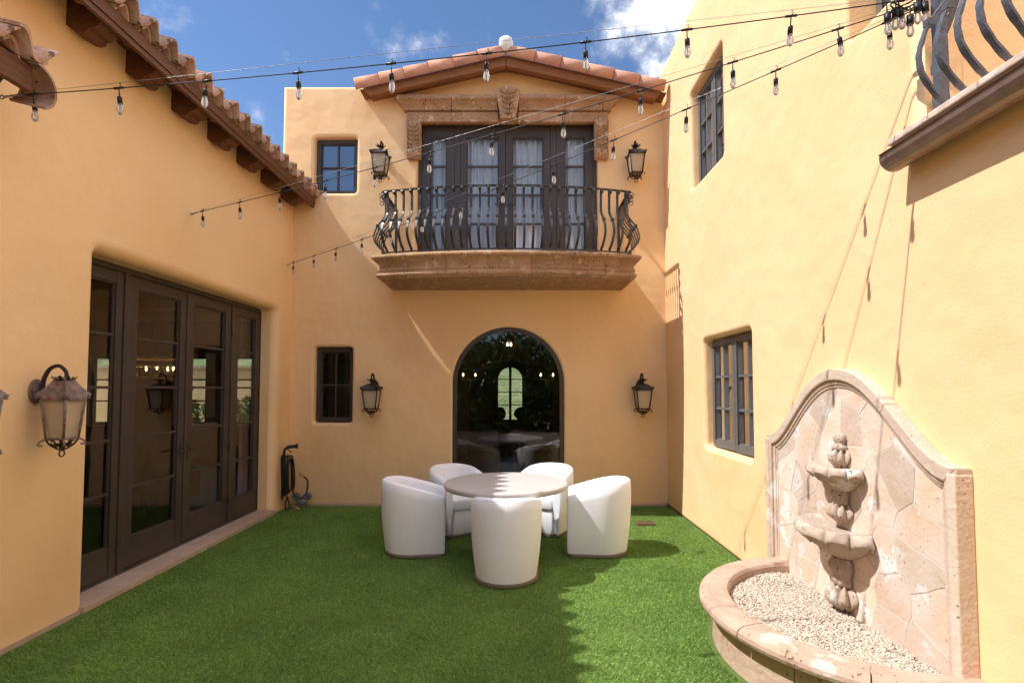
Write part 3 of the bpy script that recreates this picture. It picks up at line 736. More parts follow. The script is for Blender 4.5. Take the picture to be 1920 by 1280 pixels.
key = [(-.225, 5.625), (-.015, 5.625), (.055, 6.02), (.03, 6.065), (-.03, 6.075), (-.075, 6.13), (-.12, 6.145), (-.165, 6.13), (-.21, 6.075), (-.27, 6.065), (-.295, 6.02)]
m = MB(); m.prism(key, f_back, 0, .21); ks = m.build('keystone', 'cantera', LS, bevel=.012)
def relief_leaf(m, fn, u, v, L, w, a, n0, h):
    """a raised, curled leaf lobe on a face"""
    ca, sa = math.cos(a), math.sin(a); V = []; F = []
    for i in range(5):
        t = i/4; ww = w*math.sin(PI*min(.98, .12 + .88*t))**.8
        for j in (-1, -.5, 0, .5, 1):
            x = j*ww; y = L*t; hh = 1.7*h*math.sin(PI*(.1+.8*t))*(1 - abs(j)**2) if abs(j) < 1 else -.004
            V.append(fn(u + x*ca - y*sa, v + x*sa + y*ca, n0 + hh + (-.25*h if j == 0 else 0)))
    for i in range(4):
        for j in range(4): F.append((i*5+j, i*5+j+1, i*5+j+6, i*5+j+5))
    m.add(V, F, True)
m = MB()
for k in range(5):
    v = 5.68 + .075*k; q = .018 + .008*k
    for s in (-1, 1):
        relief_leaf(m, f_back, -.12 + s*.018, v, .085 + .012*k, .022, -s*(.75 + .05*k), .212, .028)
    relief_leaf(m, f_back, -.12, v-.02, .10, .014, 0, .212, .032)
for s in (-1, 1):
    c = Vector((-.12 + s*.085, 6.02)); m.tube([f_back(c.x + (.045-.0035*k)*math.cos(k*.6)*s, c.y + (.045-.0035*k)*math.sin(k*.6), .216) for k in range(12)], .011, 6)
m.build('leaf_carving', 'cantera', ks)
for x0 in (-1.615, 1.155):
    pr_ = [(0, 5.63), (.13, 5.63), (.135, 5.56), (.12, 5.50), (.095, 5.35), (.085, 5.26), (.10, 5.20), (.105, 5.14), (.085, 5.095), (.05, 5.08), (0, 5.085)]
    m = MB(); m.prism(pr_, lambda u, v, n: (n, YB - u, v), x0, x0+.205); bk = m.build('bracket', 'cantera', LS, bevel=.01)
    m = MB()
    fb = lambda u, v, n: (u, YB - n, v)
    for k in range(6):
        v = 5.22 + .062*k; dpt = .092 + max(0, (v-5.28))*.125
        for s in (-1, 1): relief_leaf(m, fb, x0+.1025+s*.022, v, .075, .022, -s*.8, dpt, .026)
    for u in (x0+.014, x0+.191, x0+.1025):
        m.tube([fb(u, 5.17, .108), fb(u, 5.26, .092), fb(u, 5.36, .10), fb(u, 5.5, .122), fb(u, 5.60, .136)], .011, 6)
    m.build('leaf_carving', 'cantera', bk)

# ------------------------------------------------ balcony slab
SB = thing('balcony_slab', (-.13, YB, 3.14), 'bow-fronted moulded stone balcony slab above the arched window', 'balcony')
XA, XBx, YC, YM = -1.77, 1.51, 7.03, 6.80      # railing plan: side lines, corner depth, mid depth
xm = (XA+XBx)/2; hw = (XBx-XA)/2; sag = YC-YM; Rr = (hw*hw + sag*sag)/(2*sag); yc_ = YM + Rr
def arc(x): return yc_ - math.sqrt(Rr*Rr - (x-xm)**2)
def anrm(x): d = Vector((x-xm, arc(x)-yc_)); d.normalize(); return d
cor_l = anrm(XA); cor_r = anrm(XBx)
def mit(n1, n2):
    m_ = (n1+n2).normalized(); return m_/m_.dot(n1)
sp = [(-.03, 3.14), (.03, 3.14), (.045, 3.155), (.075, 3.165), (.082, 3.185), (.075, 3.205), (.055, 3.212), (.05, 3.225), (.062, 3.25), (.055, 3.275), (.04, 3.285),
      (.045, 3.32), (.062, 3.352), (.095, 3.38), (.125, 3.392), (.138, 3.41), (.135, 3.43), (.12, 3.448), (.05, 3.452), (-.03, 3.452)]
sp = [(o_ , z_) for o_, z_ in sp]
xs = [XA, -1.40, -.90, -.37, .19, .72, 1.15, XBx]
nl = mit(Vector((-1, 0)), cor_l); nr = mit(cor_r, Vector((1, 0)))
for i in range(7):
    a, b = xs[i], xs[i+1]; g_ = .0018
    path = []
    K = 6
    for k in range(K+1):
        x = a + (b-a)*k/K
        if k == 0 and i > 0: x += g_
        if k == K and i < 6: x -= g_
        n2 = anrm(x)
        if i == 0 and k == 0: n2 = nl
        if i == 6 and k == K: n2 = nr
        path.append((x, arc(x), n2.x, n2.y))
    if i == 0: path = [(XA, YB, -1, 0), (XA, YC+.2, -1, 0)] + path
    if i == 6: path = path + [(XBx, YC+.2, 1, 0), (XBx, YB, 1, 0)]
    MB().sweep(sp, path, smooth=False).build('slab_stone', 'cantera', SB, bevel=.0018)
core = [(XA+.01, YB)] + [(XA+.01 + (XBx-XA-.02)*k/16, arc(XA+.01 + (XBx-XA-.02)*k/16)+.01) for k in range(17)] + [(XBx-.01, YB)]
MB().prism(core, lambda u, v, n: (u, v, n), 3.143, 3.447).build('slab_core', 'cantera', SB)

# ------------------------------------------------ wrought iron railings
def baluster(h, belly, w, t, curl=.034, knot=True, hammered=.0):
    m = MB(); pts = []
    c0, cz = curl, h - curl - .004
    for k in range(15):
        a = R(0 + 540 - 26*k) ; a = R(-200 + 27*k); r_ = curl*(.35 + .65*k/14)
        pts.append((c0 - r_*math.cos(a + PI) if False else c0 + r_*math.cos(a), cz + r_*math.sin(a)))
    tail = [(0.0, .90*h), (0.0, .80*h), (.0, .70*h), (.012, .62*h), (.10*belly/.15, .475*h), (belly*.93, .36*h), (belly, .29*h), (belly*.88, .20*h), (belly*.45, .095*h), (belly*.1, .045*h), (0, .02*h), (0, 0)]
    sp_ = [(p.x, p.y) for p in crom([Vector((a, b, 0)) for a, b in tail], 4)]
    pts = pts[:14] + sp_
    n = len(pts); V = []
    for i, (a, b) in enumerate(pts):
        p0, p1 = Vector(pts[max(0, i-1)]), Vector(pts[min(n-1, i+1)]); d = (p1-p0).normalized(); nn = Vector((d.y, -d.x))
        ww = w*(1 + hammered*math.sin(i*2.1)*.5); tt = t*(1 + hammered*math.sin(i*1.7+1)*.3)
        for sx, so_ in ((-1, -1), (1, -1), (1, 1), (-1, 1)):
            q = Vector((a, b)) + nn*(tt/2*so_); V.append((sx*ww/2, -q.x, q.y))
    F = [(i*4+k, i*4+(k+1) % 4, (i+1)*4+(k+1) % 4, (i+1)*4+k) for i in range(n-1) for k in range(4)]
    m.add(V, F); m.add(V, [(0,1,2,3), ((n-1)*4+3, (n-1)*4+2, (n-1)*4+1, (n-1)*4)])
    if knot:
        kz = .475*h; ko = .10*belly/.15; s = w*.62
        m.box((-s, -ko - s, kz - s*.9), (s, -ko + s, kz + s*.9))
    return m
RH = .82; RB = 3.50
bal = baluster(RH, .155, .031, .012).mesh('baluster'); bal.materials.append(M['iron'])
RL = thing('balcony_railing', (xm, YC, RB), 'black wrought iron bellied railing on the stone balcony over the arched window', 'railing')
NB = 29
plan = [(XA + (XBx-XA)*k/40, arc(XA + (XBx-XA)*k/40)) for k in range(41)]
full = [(XA, YB-.02)] + plan + [(XBx, YB-.02)]
def rail_sweep(prof, z):
    path = []
    for i, (x, y) in enumerate(full):
        if i == 0: n2 = Vector((-1, 0))
        elif i == len(full)-1: n2 = Vector((1, 0))
        elif i == 1: n2 = nl
        elif i == len(full)-2: n2 = nr
        else: n2 = anrm(x)
        path.append((x, y, n2.x, n2.y))
    return MB().sweep([(a, z+b) for a, b in prof], path)
rail_sweep([(-.022, 0), (.022, 0), (.024, .010), (.012, .018), (-.012, .018), (-.024, .010), (-.022, 0)], RB+RH).build('top_rail', 'iron', RL)
rail_sweep([(-.014, -.008), (.014, -.008), (.014, .006), (-.014, .006), (-.014, -.008)], RB).build('bottom_rail', 'iron', RL)
for k in range(NB):
    x = XA + .055 + (XBx-XA-.11)*k/(NB-1); n2 = anrm(x)
    inst(bal, 'baluster', RL, (x, arc(x), RB), (0, 0, math.atan2(n2.x, -n2.y)))
for s, x in ((-1, XA), (1, XBx)):
    for k in range(6):
        y = YC + .09 + (YB-YC-.16)*k/6
        inst(bal, 'baluster', RL, (x, y, RB), (0, 0, -PI/2*1 if s < 0 else PI/2))
    MB().box((x-.017, YB-.045, RB-.06), (x+.017, YB-.011, RB+RH)).build('post', 'iron', RL)
    MB().box((x-.020, YC-.02, RB-.06), (x+.020, YC+.02, RB+.03)).build('foot', 'iron', RL)
    # corner scroll
    m = MB()
    for q in range(3):
        cz = RB+RH-.05-.055*q; rr_ = .036-.006*q
        m.tube([(x + s*(.02 + rr_*math.cos(a)), YC-.02, cz + rr_*math.sin(a)) for a in [k*.55 for k in range(12)]], .006, 5)
    m.build('corner_scroll', 'iron', RL)

# ------------------------------------------------ wall lanterns
def make_lantern(worn, tb=.108, bb_=.076, hd=1.0):
    """local: wall plane y=0, lantern in -y, z=0 at the finial ring"""
    ir = 'lamp_worn' if worn else 'lamp_iron'
    t = thing('wall_lantern', (0,0,0), 'x', 'lantern', 'wall lanterns'); cy = -.20
    m = MB()
    pl_ = [(math.cos(a)*.055, .445+math.sin(a)*.085) for a in [2*PI*k/18 for k in range(18)]]
    m.prism(pl_, lambda u, v, n: (u, n, v), .0, -.018); m.prism([(u*.75, .445+(v-.445)*.8) for u, v in pl_], lambda u, v, n: (u, n, v), -.018, -.03)
    m.build('back_plate', 'lamp_worn' if worn else 'lamp_iron', t, bevel=.004)
    m = MB()
    arm = crom([(0, -.03, .40), (0, -.05, .45), (0, -.06, .53), (0, -.10, .60), (0, -.16, .62), (0, -.205, .585), (0, -.215, .54), (0, -.19, .515), (0, -.165, .53), (0, -.172, .55)], 6)
    m.tube(arm, lambda s: .015*(1-.35*s), 8)
    m.tube(crom([(0, -.05, .455), (0, -.075, .44), (0, -.09, .455), (0, -.08, .475)], 5), .009, 6)
    m.tube(crom([(0, -.03, .41), (0, -.07, .39), (0, -.085, .415), (0, -.065, .42)], 5), .010, 6)
    m.build('arm', 'lamp_iron', t)
    m = MB()
    m.lathe([(.016, .475), (.022, .488), (.014, .50), (.024, .515)], 10, (0, cy, 0))
    for k in range(9):
        a = 2*PI*k/9; c, s = math.cos(a), math.sin(a)
        V = []
        for (r_, z_, w_) in ((.012, .505, .010), (.04, .525, .014), (.062, .535, .009), (.078, .55, .001)):
            V += [(r_*c - w_*s, cy + r_*s + w_*c, z_), (r_*c + w_*s, cy + r_*s - w_*c, z_)]
        m.add(V, [(0,1,3,2), (2,3,5,4), (4,5,7,6)], True)
        m.add([(v[0], v[1], v[2]-.004) for v in V], [(0,2,3,1), (2,4,5,3), (4,6,7,5)], True)
    m.build('crown', 'lamp_iron', t)
    # roof: concave pagoda hood on a square plan
    m = MB()
    prof = [(.128, .392), (.131, .400), (.098, .425), (.070, .452), (.042, .472), (.018, .482)]
    prof = [(r_*hd if r_ > .05 else r_, z_ + (.012*i if hd < 1 else 0)) for i, (r_, z_) in enumerate(prof)]
    def sq(a, s, r_, z_):
        k = 1/max(abs(math.cos(a)), abs(math.sin(a))); cn = max(0, (k-1)/.414)**2
        return (r_*k*(1 - .04*(1-cn)), z_ + (1-s)*(.026*cn - .012*(1-cn)))
    m.lathe(prof, 32, (0, cy, 0), rad=sq, a0=PI/4, a1=PI/4+2*PI, smooth=False); m.build('hood', ir, t)
    # body: corner bars, rings and four panes
    zt_, zb_ = .396, .125
    m = MB()
    for sx in (-1, 1):
        for sy in (-1, 1):
            m.tube([(sx*tb, cy+sy*tb, zt_), (sx*bb_, cy+sy*bb_, zb_)], .0085, 6)
            m.lathe([(0, 0), (.013, .004), (.009, .016), (.018, .028), (0, .036)], 8, (sx*(tb+.012), cy+sy*(tb+.012), .398))
            m.tube(crom([(sx*bb_, cy+sy*bb_, zb_), (sx*(bb_+.022), cy+sy*(bb_+.022), .105), (sx*(bb_+.026), cy+sy*(bb_+.026), .085), (sx*(bb_+.010), cy+sy*(bb_+.010), .082)], 4), .007, 5)
    for q, z in ((tb, zt_-.006), (bb_, zb_)): m.tube([(-q, cy-q, z), (q, cy-q, z), (q, cy+q, z), (-q, cy+q, z)], .0085, 6, closed=True)
    m.build('cage', ir, t)
    for dx, dy in ((1, 0), (-1, 0), (0, 1), (0, -1)):
        V = []; n = 6
        for z, q in ((zt_, tb), ((zt_+zb_)/2, (tb+bb_)/2+.004), (zb_, bb_)):
            for k in range(n+1):
                s = -1 + 2*k/n; b = q - .012 + .010*(1-s*s)
                V.append((dx*b - dy*s*(q-.006), cy + dy*b + dx*s*(q-.006), z))
        m = MB(); m.add(V, [(r_*(n+1)+k, r_*(n+1)+k+1, (r_+1)*(n+1)+k+1, (r_+1)*(n+1)+k) for r_ in range(2) for k in range(n)], True); m.build('pane', 'amber', t)
    # basket scrolls and ring
    m = MB()
    for k in range(4):
        a = PI/4 + k*PI/2; c, s = math.cos(a), math.sin(a); q = bb_*1.414
        m.tube(crom([(q*c, cy+q*s, .118), (q*.75*c, cy+q*.75*s, .085), (q*.35*c, cy+q*.35*s, .058), (0, cy, .045)], 4), .0065, 5)
        a += PI/4; c, s = math.cos(a), math.sin(a)
        m.tube(crom([(.085*c, cy+.085*s, .112), (.058*c, cy+.058*s, .105), (.05*c, cy+.05*s, .085), (.07*c, cy+.07*s, .078), (.075*c, cy+.075*s, .093)], 4), .005, 5)
        m.tube(crom([(.01*c, cy+.01*s, .06), (.03*c, cy+.03*s, .088), (.045*c, cy+.045*s, .07)], 4), .007, 5)
    m.tube([(.022*math.cos(a), cy, .024+.022*math.sin(a)) for a in [2*PI*k/12 for k in range(12)]], .005, 5, closed=True)
    m.build('basket', 'lamp_iron', t)
    return t
lw = make_lantern(True, .083, .060, .76); ld = make_lantern(False)
lw.location = (XL, 3.66, 1.235); lw.rotation_euler = (0, 0, R(90)); lw['label'] = 'weathered amber-glass lantern on the left wall beside the French doors'
c = copy_tree(lw); c.location = (XL, 3.05, 1.235); c['label'] = 'weathered lantern cut off by the left edge of the photo'
ld.location = (-2.06, YB, 1.29); ld['label'] = 'black lantern on the back wall between the dark small window and the arch'
for loc, lb in (((1.80, YB, 1.29), 'black lantern on the back wall right of the arched window'),
                ((-1.97, YB, 4.68), 'black lantern on the upper wall left of the balcony doors'), ((1.735, YB, 4.68), 'black lantern on the upper wall right of the balcony doors')):
    c = copy_tree(ld); c.location = loc; c['label'] = lb

# ================================================================== RIGHT BUILDING
RBD = thing('tall_stucco_building', (XR, 4, 0), 'tall sunlit cream stucco wing on the right with casement windows', 'building')
holes = [(rrect(5.0, 1.02, 6.27, 2.27, .05), .16, .05), (rrect(5.57, 4.19, 6.62, 5.42, .05), .16, .05), (rrect(2.95, 3.99, 3.46, 5.25, .04), .26, .03)]
wall_shell('wall', RBD, [(-5, 0), (YB+.4, 0), (YB+.4, 6.50), (2.86, 6.50), (2.86, 3.0), (-5, 3.0)], holes, f_right, thick=.25, ro=.05)
# parapet top and return walls of the terrace
m = MB(); m.box((XR+.02, 2.88, 6.2), (XR+4, YB+4, 6.46)); m.build('parapet_block', 'stucco', RBD)
m = MB(); m.add([(XR+.05, 2.862, 3.0), (XR+2.6, 2.862, 3.0), (XR+2.6, 2.862, 6.5), (XR+.05, 2.862, 6.5)], [(0,1,2,3)])
m.add([(XR+2.6, -5, 3.0), (XR+2.6, 2.86, 3.0), (XR+2.6, 2.86, 5.6), (XR+2.6, -5, 5.6)], [(0,1,2,3)]); m.build('terrace_wall', 'stucco', RBD)
MB().box((XR-.02, -5, 2.99), (XR+2.6, 2.855, 3.03)).build('terrace_floor', 'ledge', RBD)
# terrace edge tiles and copper gutter
y = 2.92
while y > .2:
    MB().box((XR-.135, y-.29, 3.040+random.uniform(0, .003)), (XR+.20, y-.003, 3.078+random.uniform(0, .003))).build('edge_tile', 'ledge', RBD, bevel=.008); y -= .293
gt = MB(); gp = []
for k in range(11):
    a = R(180 + 180*k/10); gp.append((.078*math.cos(a), .078*math.sin(a)))
gp = [(-.088, .012), (-.078, .012)] + gp[1:-1] + [(.078, .0)]
gp2 = [(x*.94, z+.004) for x, z in reversed(gp)]
gt.prism(gp + gp2, lambda u, v, n: (XR-.092+u, n, 2.985+v), .0, 2.93)
gt.prism([(.078*math.cos(R(180+180*k/10)), .078*math.sin(R(180+180*k/10))) for k in range(11)], lambda u, v, n: (XR-.092+u, n, 2.985+v), 2.93, 2.934)
gt.build('gutter', 'copper', RBD)
# casements
f_rw1 = lambda u, v, n: (XR + .155 - n, u, v)
glazed(RBD, 'window', f_rw1, 5.645, 1.04, 6.26, 2.255, 2, 3, .06, .065, .075, .026, .05, frame='grey_paint', label='far casement of the lower window near the fountain')
glazed(RBD, 'window', f_rw1, 5.01, 1.04, 5.635, 2.255, 2, 3, .06, .065, .075, .026, .05, frame='grey_paint', label='near casement of the lower window near the fountain')
glazed(RBD, 'window', f_rw1, 6.10, 4.20, 6.61, 5.41, 2, 3, .06, .065, .075, .026, .05, frame='grey_paint', label='far casement of the upper window')
glazed(RBD, 'window', f_rw1, 5.58, 4.20, 6.09, 5.41, 2, 3, .06, .065, .075, .026, .05, frame='grey_paint', label='near casement of the upper window')
f_rw3 = lambda u, v, n: (XR + .25 - n, u, v)
glazed(RBD, 'window', f_rw3, 2.96, 4.0, 3.45, 5.24, 1, 3, .06, .065, .075, .026, .05, frame='grey_paint')
f_cr = lambda u, v, n: (XR + .24 + n, u, v)
curtain('brown drape behind the lower casement window on the right', f_cr, 4.95, 6.3, 1.0, 2.3, .03, 9, 'drape', 'brown drapes')
curtain('brown drape behind the upper casement window on the right', f_cr, 5.5, 6.65, 4.15, 5.45, .03, 8, 'drape', 'brown drapes')
curtain('brown drape behind the narrow high window beside the terrace', lambda u, v, n: (XR + .33 + n, u, v), 2.9, 3.5, 3.95, 5.3, .03, 4, 'drape', 'brown drapes')
m = MB(); m.box((XR+.30, 4.9, .95), (XR+1.5, 6.4, 2.4)); m.box((XR+.30, 5.4, 4.1), (XR+1.5, 6.7, 5.5)); m.box((XR+.38, 2.87, 3.9), (XR+1.5, 3.6, 5.4)); m.build('inner_room', 'room', RBD)

# terrace railing
TR = thing('terrace_railing', (XR, 2.72, 3.05), 'grey hammered iron bellied railing on the terrace at upper right', 'railing')
tb_ = baluster(1.02, .175, .030, .012, .03, True, .25)
tbm = tb_.mesh('baluster'); tbm.materials.append(M['iron_big'])
xr_ = XR + .005
m = MB(); rngp = []
for k in range(12):
    z = 3.045 + 1.05*k/11; j = .0025*math.sin(k*2.3)
    rngp.append(((xr_-.024+j, 2.70-.024, z), (xr_+.024+j, 2.70-.024, z), (xr_+.024-j, 2.70+.024, z), (xr_-.024-j, 2.70+.024, z)))
m.add([v for r_ in rngp for v in r_], [(i*4+k, i*4+(k+1) % 4, (i+1)*4+(k+1) % 4, (i+1)*4+k) for i in range(11) for k in range(4)])
m.box((xr_-.04, 2.66, 3.04), (xr_+.04, 2.74, 3.06)); m.build('post', 'iron_big', TR)
for k in range(14): inst(tbm, 'baluster', TR, (xr_, 2.62 - .118*k, 3.06), (0, 0, -PI/2))
inst(tbm, 'baluster', TR, (xr_+.09, 2.70, 3.06), (0, 0, PI))
MB().box((xr_-.022, .9, 4.08), (xr_+.022, 2.72, 4.10)).build('top_rail', 'iron_big', TR); MB().box((xr_-.014, .9, 3.056), (xr_+.014, 2.70, 3.07)).build('bottom_rail', 'iron_big', TR)

# ================================================================== FOUNTAIN
FC = 3.565; HW_ = .975; XP = XR - .065
FT = thing('wall_fountain', (XR, FC, 0), 'pale stone two-tier wall fountain with arched back and gravel-filled half-round basin', 'fountain')
def ftop(s, top=1.83, sh=1.315, w=.93):
    a = abs(s)/w
    if a >= 1: return sh
    return sh + (top-sh)*(.5*(1+math.cos(PI*a**1.12)))**.86
def fr_outline(inset, base=0):
    pts = []; n = 44
    for k in range(n+1):
        s = -(HW_-inset) + 2*(HW_-inset)*k/n
        pts.append((FC + s, ftop(s*(1+inset*.35)) - inset))
    return [(FC-(HW_-inset), base)] + pts + [(FC+(HW_-inset), base)]
MB().prism(fr_outline(.02), f_right, .0, .045).build('back_panel', 'mortar', FT)
# frame moulding following the curved top and the sides
def band(i0, i1, n0, n1, name, parts):
    a, b = fr_outline(i0), fr_outline(i1); n = len(a)
    for lo, hi in parts:
        m = MB(); idx = list(range(lo, hi+1)); q = len(idx)
        V = [f_right(*a[i], n0) for i in idx] + [f_right(*a[i], n1) for i in idx] + [f_right(*b[i], n1) for i in idx] + [f_right(*b[i], n0) for i in idx]
        F = []
        for k in range(q-1):
            for r_ in range(4): s_2 = (r_+1) % 4; F.append((r_*q+k, r_*q+k+1, s_2*q+k+1, s_2*q+k))
        m.add(V, F, False); m.add(V, [(0, q, 2*q, 3*q), (q-1, 4*q-1, 3*q-1, 2*q-1)])
        m.build(name, 'pale_stone', FT, bevel=.008)
segs = [(1, 12), (12, 23), (23, 34), (34, 45)]
band(.0, .075, .0, .085, 'coping_stone', [(0, 1)] + segs + [(45, 46)])
band(.075, .105, .0, .066, 'inner_moulding', [(0, 1)] + segs + [(45, 46)])
band(.105, .125, .0, .056, 'inner_bead', [(0, 1)] + segs + [(45, 46)])
# side returns of the pilasters
for s in (-1, 1):
    y = FC + s*(HW_+.004)
    MB().box((XR-.094, min(y, y-s*.055), .0), (XR, max(y, y-s*.055), 1.285)).build('pilaster', 'pale_stone', FT, bevel=.008)
# irregular flagstones: cells of a jittered point set, clipped to the field
field = fr_outline(.125, .20)
seeds = []
for i in range(6):
    for j in range(7): seeds.append((FC - .85 + 1.7*(i+.5)/6 + random.uniform(-.10, .10), .24 + 1.5*(j+.5)/7 + random.uniform(-.08, .08)))
def clip(poly, px, py, nx, ny):
    out = []
    for i in range(len(poly)):
        a, b = poly[i], poly[(i+1) % len(poly)]
        da = (a[0]-px)*nx + (a[1]-py)*ny; db = (b[0]-px)*nx + (b[1]-py)*ny
        if da <= 0: out.append(a)
        if da*db < 0: t = da/(da-db); out.append((a[0]+(b[0]-a[0])*t, a[1]+(b[1]-a[1])*t))
    return out
for (sx, sy) in seeds:
    poly = field
    for (tx, ty) in seeds:
        if (tx, ty) == (sx, sy): continue
        d = math.hypot(tx-sx, ty-sy)
        if d > .95: continue
        nx, ny = (tx-sx)/d, (ty-sy)/d; poly = clip(poly, (sx+tx)/2 - nx*.0045, (sy+ty)/2 - ny*.0045, nx, ny)
        if len(poly) < 3: break
    if len(poly) < 3: continue
    ar = abs(sum(poly[i][0]*poly[(i+1) % len(poly)][1] - poly[(i+1) % len(poly)][0]*poly[i][1] for i in range(len(poly))))/2
    if ar < .004: continue
    # roughen the outline a little
    q = []
    for i in range(len(poly)):
        a, b = poly[i], poly[(i+1) % len(poly)]; L_ = math.hypot(b[0]-a[0], b[1]-a[1]); k = max(1, int(L_/.07))
        for e in range(k): t = e/k; q.append((a[0]+(b[0]-a[0])*t + random.uniform(-.005, .005), a[1]+(b[1]-a[1])*t + random.uniform(-.005, .005)))
    MB().prism(q, f_right, .04, .0468 + random.uniform(-.0008, .0012)).build('flagstone', 'flagstone', FT)
# tiers: scalloped half bowls, leaf-carved stems, finial
def bowl(R_, zr, depth, lobes, name):
    m = MB()
    prof = [(R_*.26, -depth), (R_*.34, -depth*.95), (R_*.55, -depth*.78), (R_*.78, -depth*.58), (R_*.90, -depth*.50), (R_*1.0, -depth*.58), (R_*1.05, -depth*.52), (R_*1.06, -depth*.34), (R_*1.02, -depth*.12), (R_*.95, .0), (R_*.87, -depth*.02), (R_*.6, -depth*.12), (R_*.2, -depth*.15), (0, -depth*.15)]
    def rad(a, s, r_, z_):
        w = abs(math.sin((a-PI/2)*lobes))**.5; j = int(round(s*13)); k = min(1, r_/R_)**2
        dz = {4: .20, 5: .30, 6: .26, 7: .10}.get(j, 0)*w*depth
        return (r_*(1 + (.20 if j > 3 else .10)*(w-.6)*k), z_ + dz)
    m.lathe(prof, 132, (XP+.01, FC-.03, zr), PI/2, 3*PI/2, rad)
    m.v = [(XP+.01 + (v[0]-XP-.01)*.82, v[1], v[2]) for v in m.v]
    return m.build(name, 'carved_stone', FT)
bowl(.225, 1.20, .17, 6, 'upper_bowl'); bowl(.305, .815, .21, 6, 'lower_bowl')
def leafcup(z0, z1, r0, r1, lobes, name):
    m = MB()
    prof = [(r0*.55, z0), (r0*.9, z0+(z1-z0)*.05), (r1*1.05, z0+(z1-z0)*.32), (r1*1.1, z0+(z1-z0)*.55), (r1*.92, z0+(z1-z0)*.82), (r1*.55, z1), (0, z1)]
    m.lathe(prof, 60, (XP+.01, FC-.03, 0), PI/2, 3*PI/2, lambda a, s, r_, z_: (r_*(.74 + .32*abs(math.cos((a-PI/2)*lobes/1.0))**.6), z_ + .012*math.cos((a-PI/2)*lobes*2)))
    return m.build(name, 'carved_stone', FT)
leafcup(.83, .945, .06, .088, 5, 'upper_leaf_cup'); leafcup(.27, .42, .07, .108, 5, 'lower_leaf_cup')
def stem(prof, name):
    MB().lathe(prof, 30, (XP+.01, FC-.03, 0), PI/2, 3*PI/2, lambda a, s, r_, z_: (.78*r_*(1+.05*math.cos(a*10)), z_)).build(name, 'carved_stone', FT)
stem([(.06, .94), (.085, .955), (.075, .985), (.09, 1.005), (.08, 1.03), (.07, 1.05)], 'upper_stem'); stem([(.07, .42), (.10, .44), (.085, .48), (.11, .52), (.125, .55), (.10, .58), (.09, .60)], 'lower_stem')
leafcup(1.185, 1.30, .055, .075, 5, 'finial_leaf')
MB().lathe([(.045, 1.295), (.06, 1.305), (.06, 1.325), (.035, 1.335), (.045, 1.35), (.052, 1.37), (.04, 1.40), (0, 1.412)], 24, (XP+.01, FC-.03, 0), PI/2, 3*PI/2, lambda a, s, r_, z_: (r_*(1+.08*math.cos(a*6)), z_)).build('finial', 'carved_stone', FT)
# basin: curved wall and bull-nosed rim stones
BC = 3.45
def bpath(a0, a1, n, rx, ry):
    out = []
    for k in range(n+1):
        a = a0 + (a1-a0)*k/n; x, y = XR - rx*math.cos(a), BC + ry*math.sin(a)
        nx, ny = -math.cos(a)/rx, math.sin(a)/ry; L_ = math.hypot(nx, ny); out.append((x, y, nx/L_, ny/L_))
    return out
rim = [(-.15, .232), (-.01, .232), (.0, .240), (.022, .243), (.042, .256), (.050, .278), (.046, .300), (.028, .318), (-.005, .328), (-.105, .331), (-.135, .325), (-.148, .305), (-.15, .232)]
wal = [(-.16, -.02), (-.01, -.02), (-.008, .0), (-.010, .05), (-.014, .12), (-.02, .228), (-.14, .229)]
cuts = [-90, -58, -18, 22, 60, 90]
for i in range(5):
    a0, a1 = R(cuts[i]) + .003*(i > 0), R(cuts[i+1]) - .003*(i < 4)
    MB().sweep(rim, bpath(a0, a1, 14, .93, .97), smooth=False).build('rim_stone', 'rim_stone', FT, bevel=.004)
for i, (a0, a1) in enumerate(((-90, -35), (-35, 20), (20, 90))):
    MB().sweep(wal, bpath(R(a0)+.003*(i > 0), R(a1)-.003*(i < 2), 20, .90, .97)).build('basin_stone', 'rim_stone', FT, bevel=.003)
gb = [(XR-.01, BC-.86)] + [(x, y) for x, y, _, _ in bpath(R(-90), R(90), 24, .78, .82)] + [(XR-.01, BC+.86)]
MB().prism(gb, lambda u, v, n: (u, v, n), .0, .245).build('gravel_bed', 'gravel_base', FT)
n = 15000
bmi = bmesh.new(); bmesh.ops.create_icosphere(bmi, subdivisions=1, radius=1); iv = np.array([v.co[:] for v in bmi.verts]); if_ = np.array([[v.index for v in f.verts] for f in bmi.faces]); bmi.free()
pp = []
while len(pp) < n:
    x, y = random.uniform(XR-.78, XR-.05), random.uniform(BC-.84, BC+.84)
    if ((XR-x)/.775)**2 + ((y-BC)/.815)**2 < 1: pp.append((x, y, .247 + random.random()*.010 + .010*math.sin(x*9)*math.sin(y*7)))
pp = np.array(pp); sc = rng.uniform(.0042, .0088, (n, 1, 1))*rng.uniform(.6, 1.15, (n, 1, 3))
PV = (iv[None]*sc*rng.uniform(.85, 1.15, (n, len(iv), 1)) + pp[:, None]).reshape(-1, 3) - np.array([XR, FC, 0])
PF = (if_[None] + (np.arange(n)*len(iv))[:, None, None]).reshape(-1, 3)
def np_mesh(name, V, F, smooth=False):
    me = bpy.data.meshes.new(name); me.vertices.add(len(V)); me.vertices.foreach_set('co', V.astype(np.float32).ravel())
    k = F.shape[1]; me.loops.add(F.size); me.loops.foreach_set('vertex_index', F.astype(np.int32).ravel())
    me.polygons.add(len(F)); me.polygons.foreach_set('loop_start', np.arange(0, F.size, k, dtype=np.int32))
    me.update(calc_edges=True); me.validate()
    if smooth: me.polygons.foreach_set('use_smooth', np.ones(len(F), dtype=bool))
    return me
me = np_mesh('gravel', PV, PF); me.materials.append(M['gravel']); o = bpy.data.objects.new('gravel', me); link(o, FT); o['kind'] = 'stuff'; o['label'] = 'cream pebbles filling the fountain basin'

